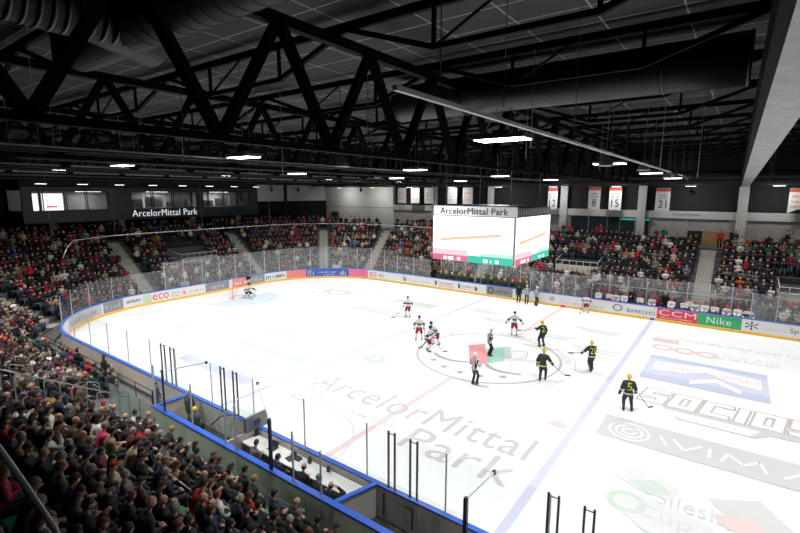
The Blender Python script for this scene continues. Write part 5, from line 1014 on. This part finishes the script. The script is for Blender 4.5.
d4 = empty('air_duct', (0, 0, 0), 0, 'long grey round duct high along the far wall', 'air duct'); MB().tube([(-28, 25.5, 12.1), (30, 25.5, 12.1)], .3, 16).build('duct_shell', 'duct_lit', d4)
# trays along y
def tray(x, y0, y1, z, w, m, lb, nm='cable_tray'):
    t = empty(nm, (x, 0, 0), 0, lb, 'cable tray', 'overhead trays and tracks'); MB().bar((0, y0, z), (0, y1, z), w, .06).build('tray', m, t); y = y0 + 1
    while y < y1: MB().bar((0, y, z), (0, y, CZ), .012).build('hanger_rod', 'grey_steel', t); y += 6.1
tray(8.9, -21.8, 16.0, 11.5, .07, 'white_paint', 'bright thin lighting track running to the far wall, right of centre'); tray(2.5, -21.8, 22, 11.5, .10, 'rail_grey', 'grey cable tray running left of the nearest large lamp')
mat('tray_dark', (.035, .035, .037), .5, .4)
TX = [-.6, -3.2, -6.2, -8.4, -10.4, -13.6, -16.2, -18.3, -21, -23.6, -26, -28.6, -31.5, -35]
for i, x in enumerate(TX): tray(x, -24 + (i % 3) * 1.3, 27, [11.25, 11.5, 11.35, 11.7][i % 4], [.12, .08, .2, .1][i % 4], ['tray_dark', 'rail_grey', 'tray_dark', 'tray_dark'][i % 4], f'overhead tray running across the hall, {["first", "second", "third", "fourth", "fifth", "sixth", "seventh", "eighth", "ninth", "tenth", "eleventh", "twelfth", "thirteenth", "fourteenth"][i]} left of centre lamp')
for i, (y, z) in enumerate(((24.5, 11.35), (27.2, 11.2), (20.0, 11.6))):
    t = empty('lighting_truss', (0, y, 0), 0, f'horizontal black rig bar by the far wall, {["middle", "nearest the wall", "furthest from the wall"][i]}', 'rig bar', 'rig bars by the far wall'); MB().bar((-42, 0, z), (30, 0, z), .12, .16).build('bar', 'dark_steel', t)
    for k in range(12): MB().bar((-40 + 6 * k, 0, z), (-40 + 6 * k, 0, 13.9), .02).build('hanger', 'grey_steel', t)
# high bay lamps
LAMPX = [7.75, -1.9, -11.2, -19.5, -27.0]; LAMPY = [-16.2, -5.6, 5.2, 16.2]
POS = {-16.2: 'near boards', -5.6: 'row just beyond the near-boards lamps', 5.2: 'row beyond centre ice', 16.2: 'far boards'}
def highbay(x, y, z, lb, power=1.0, lit=True):
    t = empty('high_bay_lamp', (x, y, z), 0, lb, 'lamp', 'large high bay lamps over the ice'); MB().box((-.62, -.30, .0), (.62, .30, .10)).build('housing', 'lamp_body', t); MB().box((-.58, -.27, -.02), (.58, .27, .0)).build('diffuser', 'lamp_glow', t)
    mb = MB()
    for s_ in (-.5, .5): mb.bar((s_, 0, .1), (s_ * .3, 0, .7), .012)
    mb.bar((0, 0, .7), (0, 0, CZ - z), .015); mb.build('suspension_wire', 'grey_steel', t); MB().box((-.2, -.12, .1), (.2, .12, .2)).build('driver_box', 'lamp_body', t)
    L = bpy.data.lights.new('high_bay_light', 'AREA'); L.shape = 'RECTANGLE'; L.size = 1.16; L.size_y = .54; L.energy = POWER * power; L.color = (1, .985, .96); L.spread = math.radians({-16.2: 112 if x < 10 and x > -5 else 128, -5.6: 138}.get(y, SPREAD))
    lo = bpy.data.objects.new('high_bay_light', L); COL.objects.link(lo); lo.location = (x, y, z - .04); return t
POWER = 455; SPREAD = 150
CNT = ['rightmost', 'second from right', 'third from right', 'fourth from right', 'leftmost']
for j, y in enumerate(LAMPY):
    for i, x in enumerate(LAMPX): highbay(x, y, 11.5, f'glowing flat high bay lamp, {CNT[i]} in {POS[y]}', .64 if j == 0 else 1)
    highbay(17.2, y, 11.5, f'glowing flat high bay lamp right of the white girder, {POS[y]}', .8 if j == 0 else 1.05)
for i, (x, e_) in enumerate(((-28, 170), (-20, 230), (-12.5, 280), (-5.2, 210), (14.2, 270))):  # fill lamps added to brighten the board backs and penalty box walls
    t = empty('fill_lamp', (x, -23.0, 11.5), 0, f'added fill lamp over the near stand tilted to the boards, {["leftmost", "second from left", "third from left", "fourth from left", "right of the girder"][i]}', 'lamp', 'added fill lamps over the near stand')
    MB().box((-.3, -.15, 0), (.3, .15, .12)).build('housing', 'lamp_body', t); MB().box((-.27, -.12, -.02), (.27, .12, 0)).build('diffuser', 'small_glow', t); MB().bar((0, 0, .1), (0, 0, CZ - 11.5), .02).build('rod', 'grey_steel', t)
    L = bpy.data.lights.new('fill_light', 'AREA'); L.shape = 'RECTANGLE'; L.size = .5; L.size_y = .25; L.energy = e_; L.spread = math.radians(78); lo = bpy.data.objects.new('fill_light', L); COL.objects.link(lo); lo.location = (x, -23.0, 11.46); lo.rotation_euler = (math.radians(30), 0, 0)
# bells and downlights
def bell(x, y, z, lb, glow=True):
    t = empty('bell_lamp', (x, y, z), 0, lb, 'lamp', 'round bell lamps under the roof'); MB().lathe([(.08, .45), (.12, .4), (.2, .2), (.3, .02), (.28, 0)], n=16).build('shade', 'lamp_body', t); MB().lathe([(.0, .03), (.27, .03)], n=16).build('diffuser', 'small_glow', t); MB().bar((0, 0, .45), (0, 0, CZ - z), .02).build('rod', 'grey_steel', t)
for i, (x, y) in enumerate(((7.9, -6.9), (8.5, -2.3), (8.0, 10.5), (-1.2, -12.0), (-9.3, .4), (-17.7, 7.8))): bell(x, y, 11.35, ['round bell lamp with white glow hanging right of the nearest high bay', 'round bell lamp second along the thin bright track', 'round bell lamp near the far end of the bright track', 'round bell lamp behind the second high bay lamp', 'round bell lamp above the cube left side', 'round bell lamp above the far left ice'][i])
for i in range(9):
    x = -38 + i * 6.6; t = empty('downlight', (x, 26.4, 11.0), 0, f'small white downlight near the far wall, {ORD[i + 2]} from left', 'lamp', 'small downlights by the far wall'); MB().box((-.45, -.15, .02), (.45, .15, .12)).build('housing', 'lamp_body', t); MB().box((-.42, -.13, 0), (.42, .13, .02)).build('diffuser', 'small_glow', t)
    L = bpy.data.lights.new('downlight', 'AREA'); L.size = .8; L.size_y = .25; L.shape = 'RECTANGLE'; L.energy = 110; lo = bpy.data.objects.new('downlight_light', L); COL.objects.link(lo); lo.location = (x, 26.4, 10.96); lo.rotation_euler = (.5, 0, 0)
for i in range(8):
    y = -10.5 + i * 3.5; t = empty('downlight', (-41.8, y, 11.0), 0, f'small white downlight before the press box, {ORD[i + 2]} from left', 'lamp', 'small downlights by the press box'); MB().box((-.15, -.45, .02), (.15, .45, .12)).build('housing', 'lamp_body', t); MB().box((-.13, -.42, 0), (.13, .42, .02)).build('diffuser', 'small_glow', t)
def spot(x, y, z, lb):
    t = empty('stage_spotlight', (x, y, z), 0, lb, 'spotlight', 'black stage spotlights under the roof'); MB().tube([(0, 0, 0), (.3, -.2, -.35)], [.16, .2], 12).build('barrel', 'post_black', t); MB().bar((0, 0, .05), (0, 0, .5), .05).build('bracket', 'dark_steel', t)
for i, (x, y, z) in enumerate(((-43.0, 17.5, 10.9), (-43.0, 22.5, 10.9), (8.8, 4.4, 11.7), (9.3, 6.8, 11.6), (-35, 28, 10.9), (8.4, 24, 10.6))): spot(x, y, z, ['black spotlight before the first pale wall panel', 'black spotlight before the second pale wall panel', 'black spotlight right of the long duct end', 'black spotlight close to the thin bright track', 'black spotlight before the far corner wall', 'cluster of black speakers hanging by the far wall'][i])
for i, (x, y) in enumerate(((5.5, -9), (3.0, -6), (7.2, -13), (9.9, -8), (5.6, 2.0), (-2.5, -14), (-8, -15), (10.6, -2))): tag(MB().tube([(x, y, 11.0 if i % 2 else 11.6), (x, y, 14.3)], .01, 5).build('hanging_wire', 'rail_grey'), f'thin vertical hanging wire {["beside the near lamp", "left of the cube top", "nearest the camera", "below the long duct right half", "behind the cube", "above the left ice", "left of the second lamp", "near the bright track"][i]}', 'wire', 'thin hanging wires')

# ------------------------------------------------------------------ light of the hall
w = bpy.data.worlds.new('world'); SC.world = w; w.use_nodes = True; w.node_tree.nodes['Background'].inputs[0].default_value = (.5, .55, .65, 1); w.node_tree.nodes['Background'].inputs[1].default_value = .003
SC.view_settings.view_transform = 'Standard'; SC.view_settings.look = 'None'; SC.view_settings.gamma = 1; SC.view_settings.exposure = 0.0; SC.view_settings.use_curve_mapping = False
SC.cycles.transparent_max_bounces = 24; SC.cycles.max_bounces = 5; SC.cycles.sample_clamp_indirect = 6
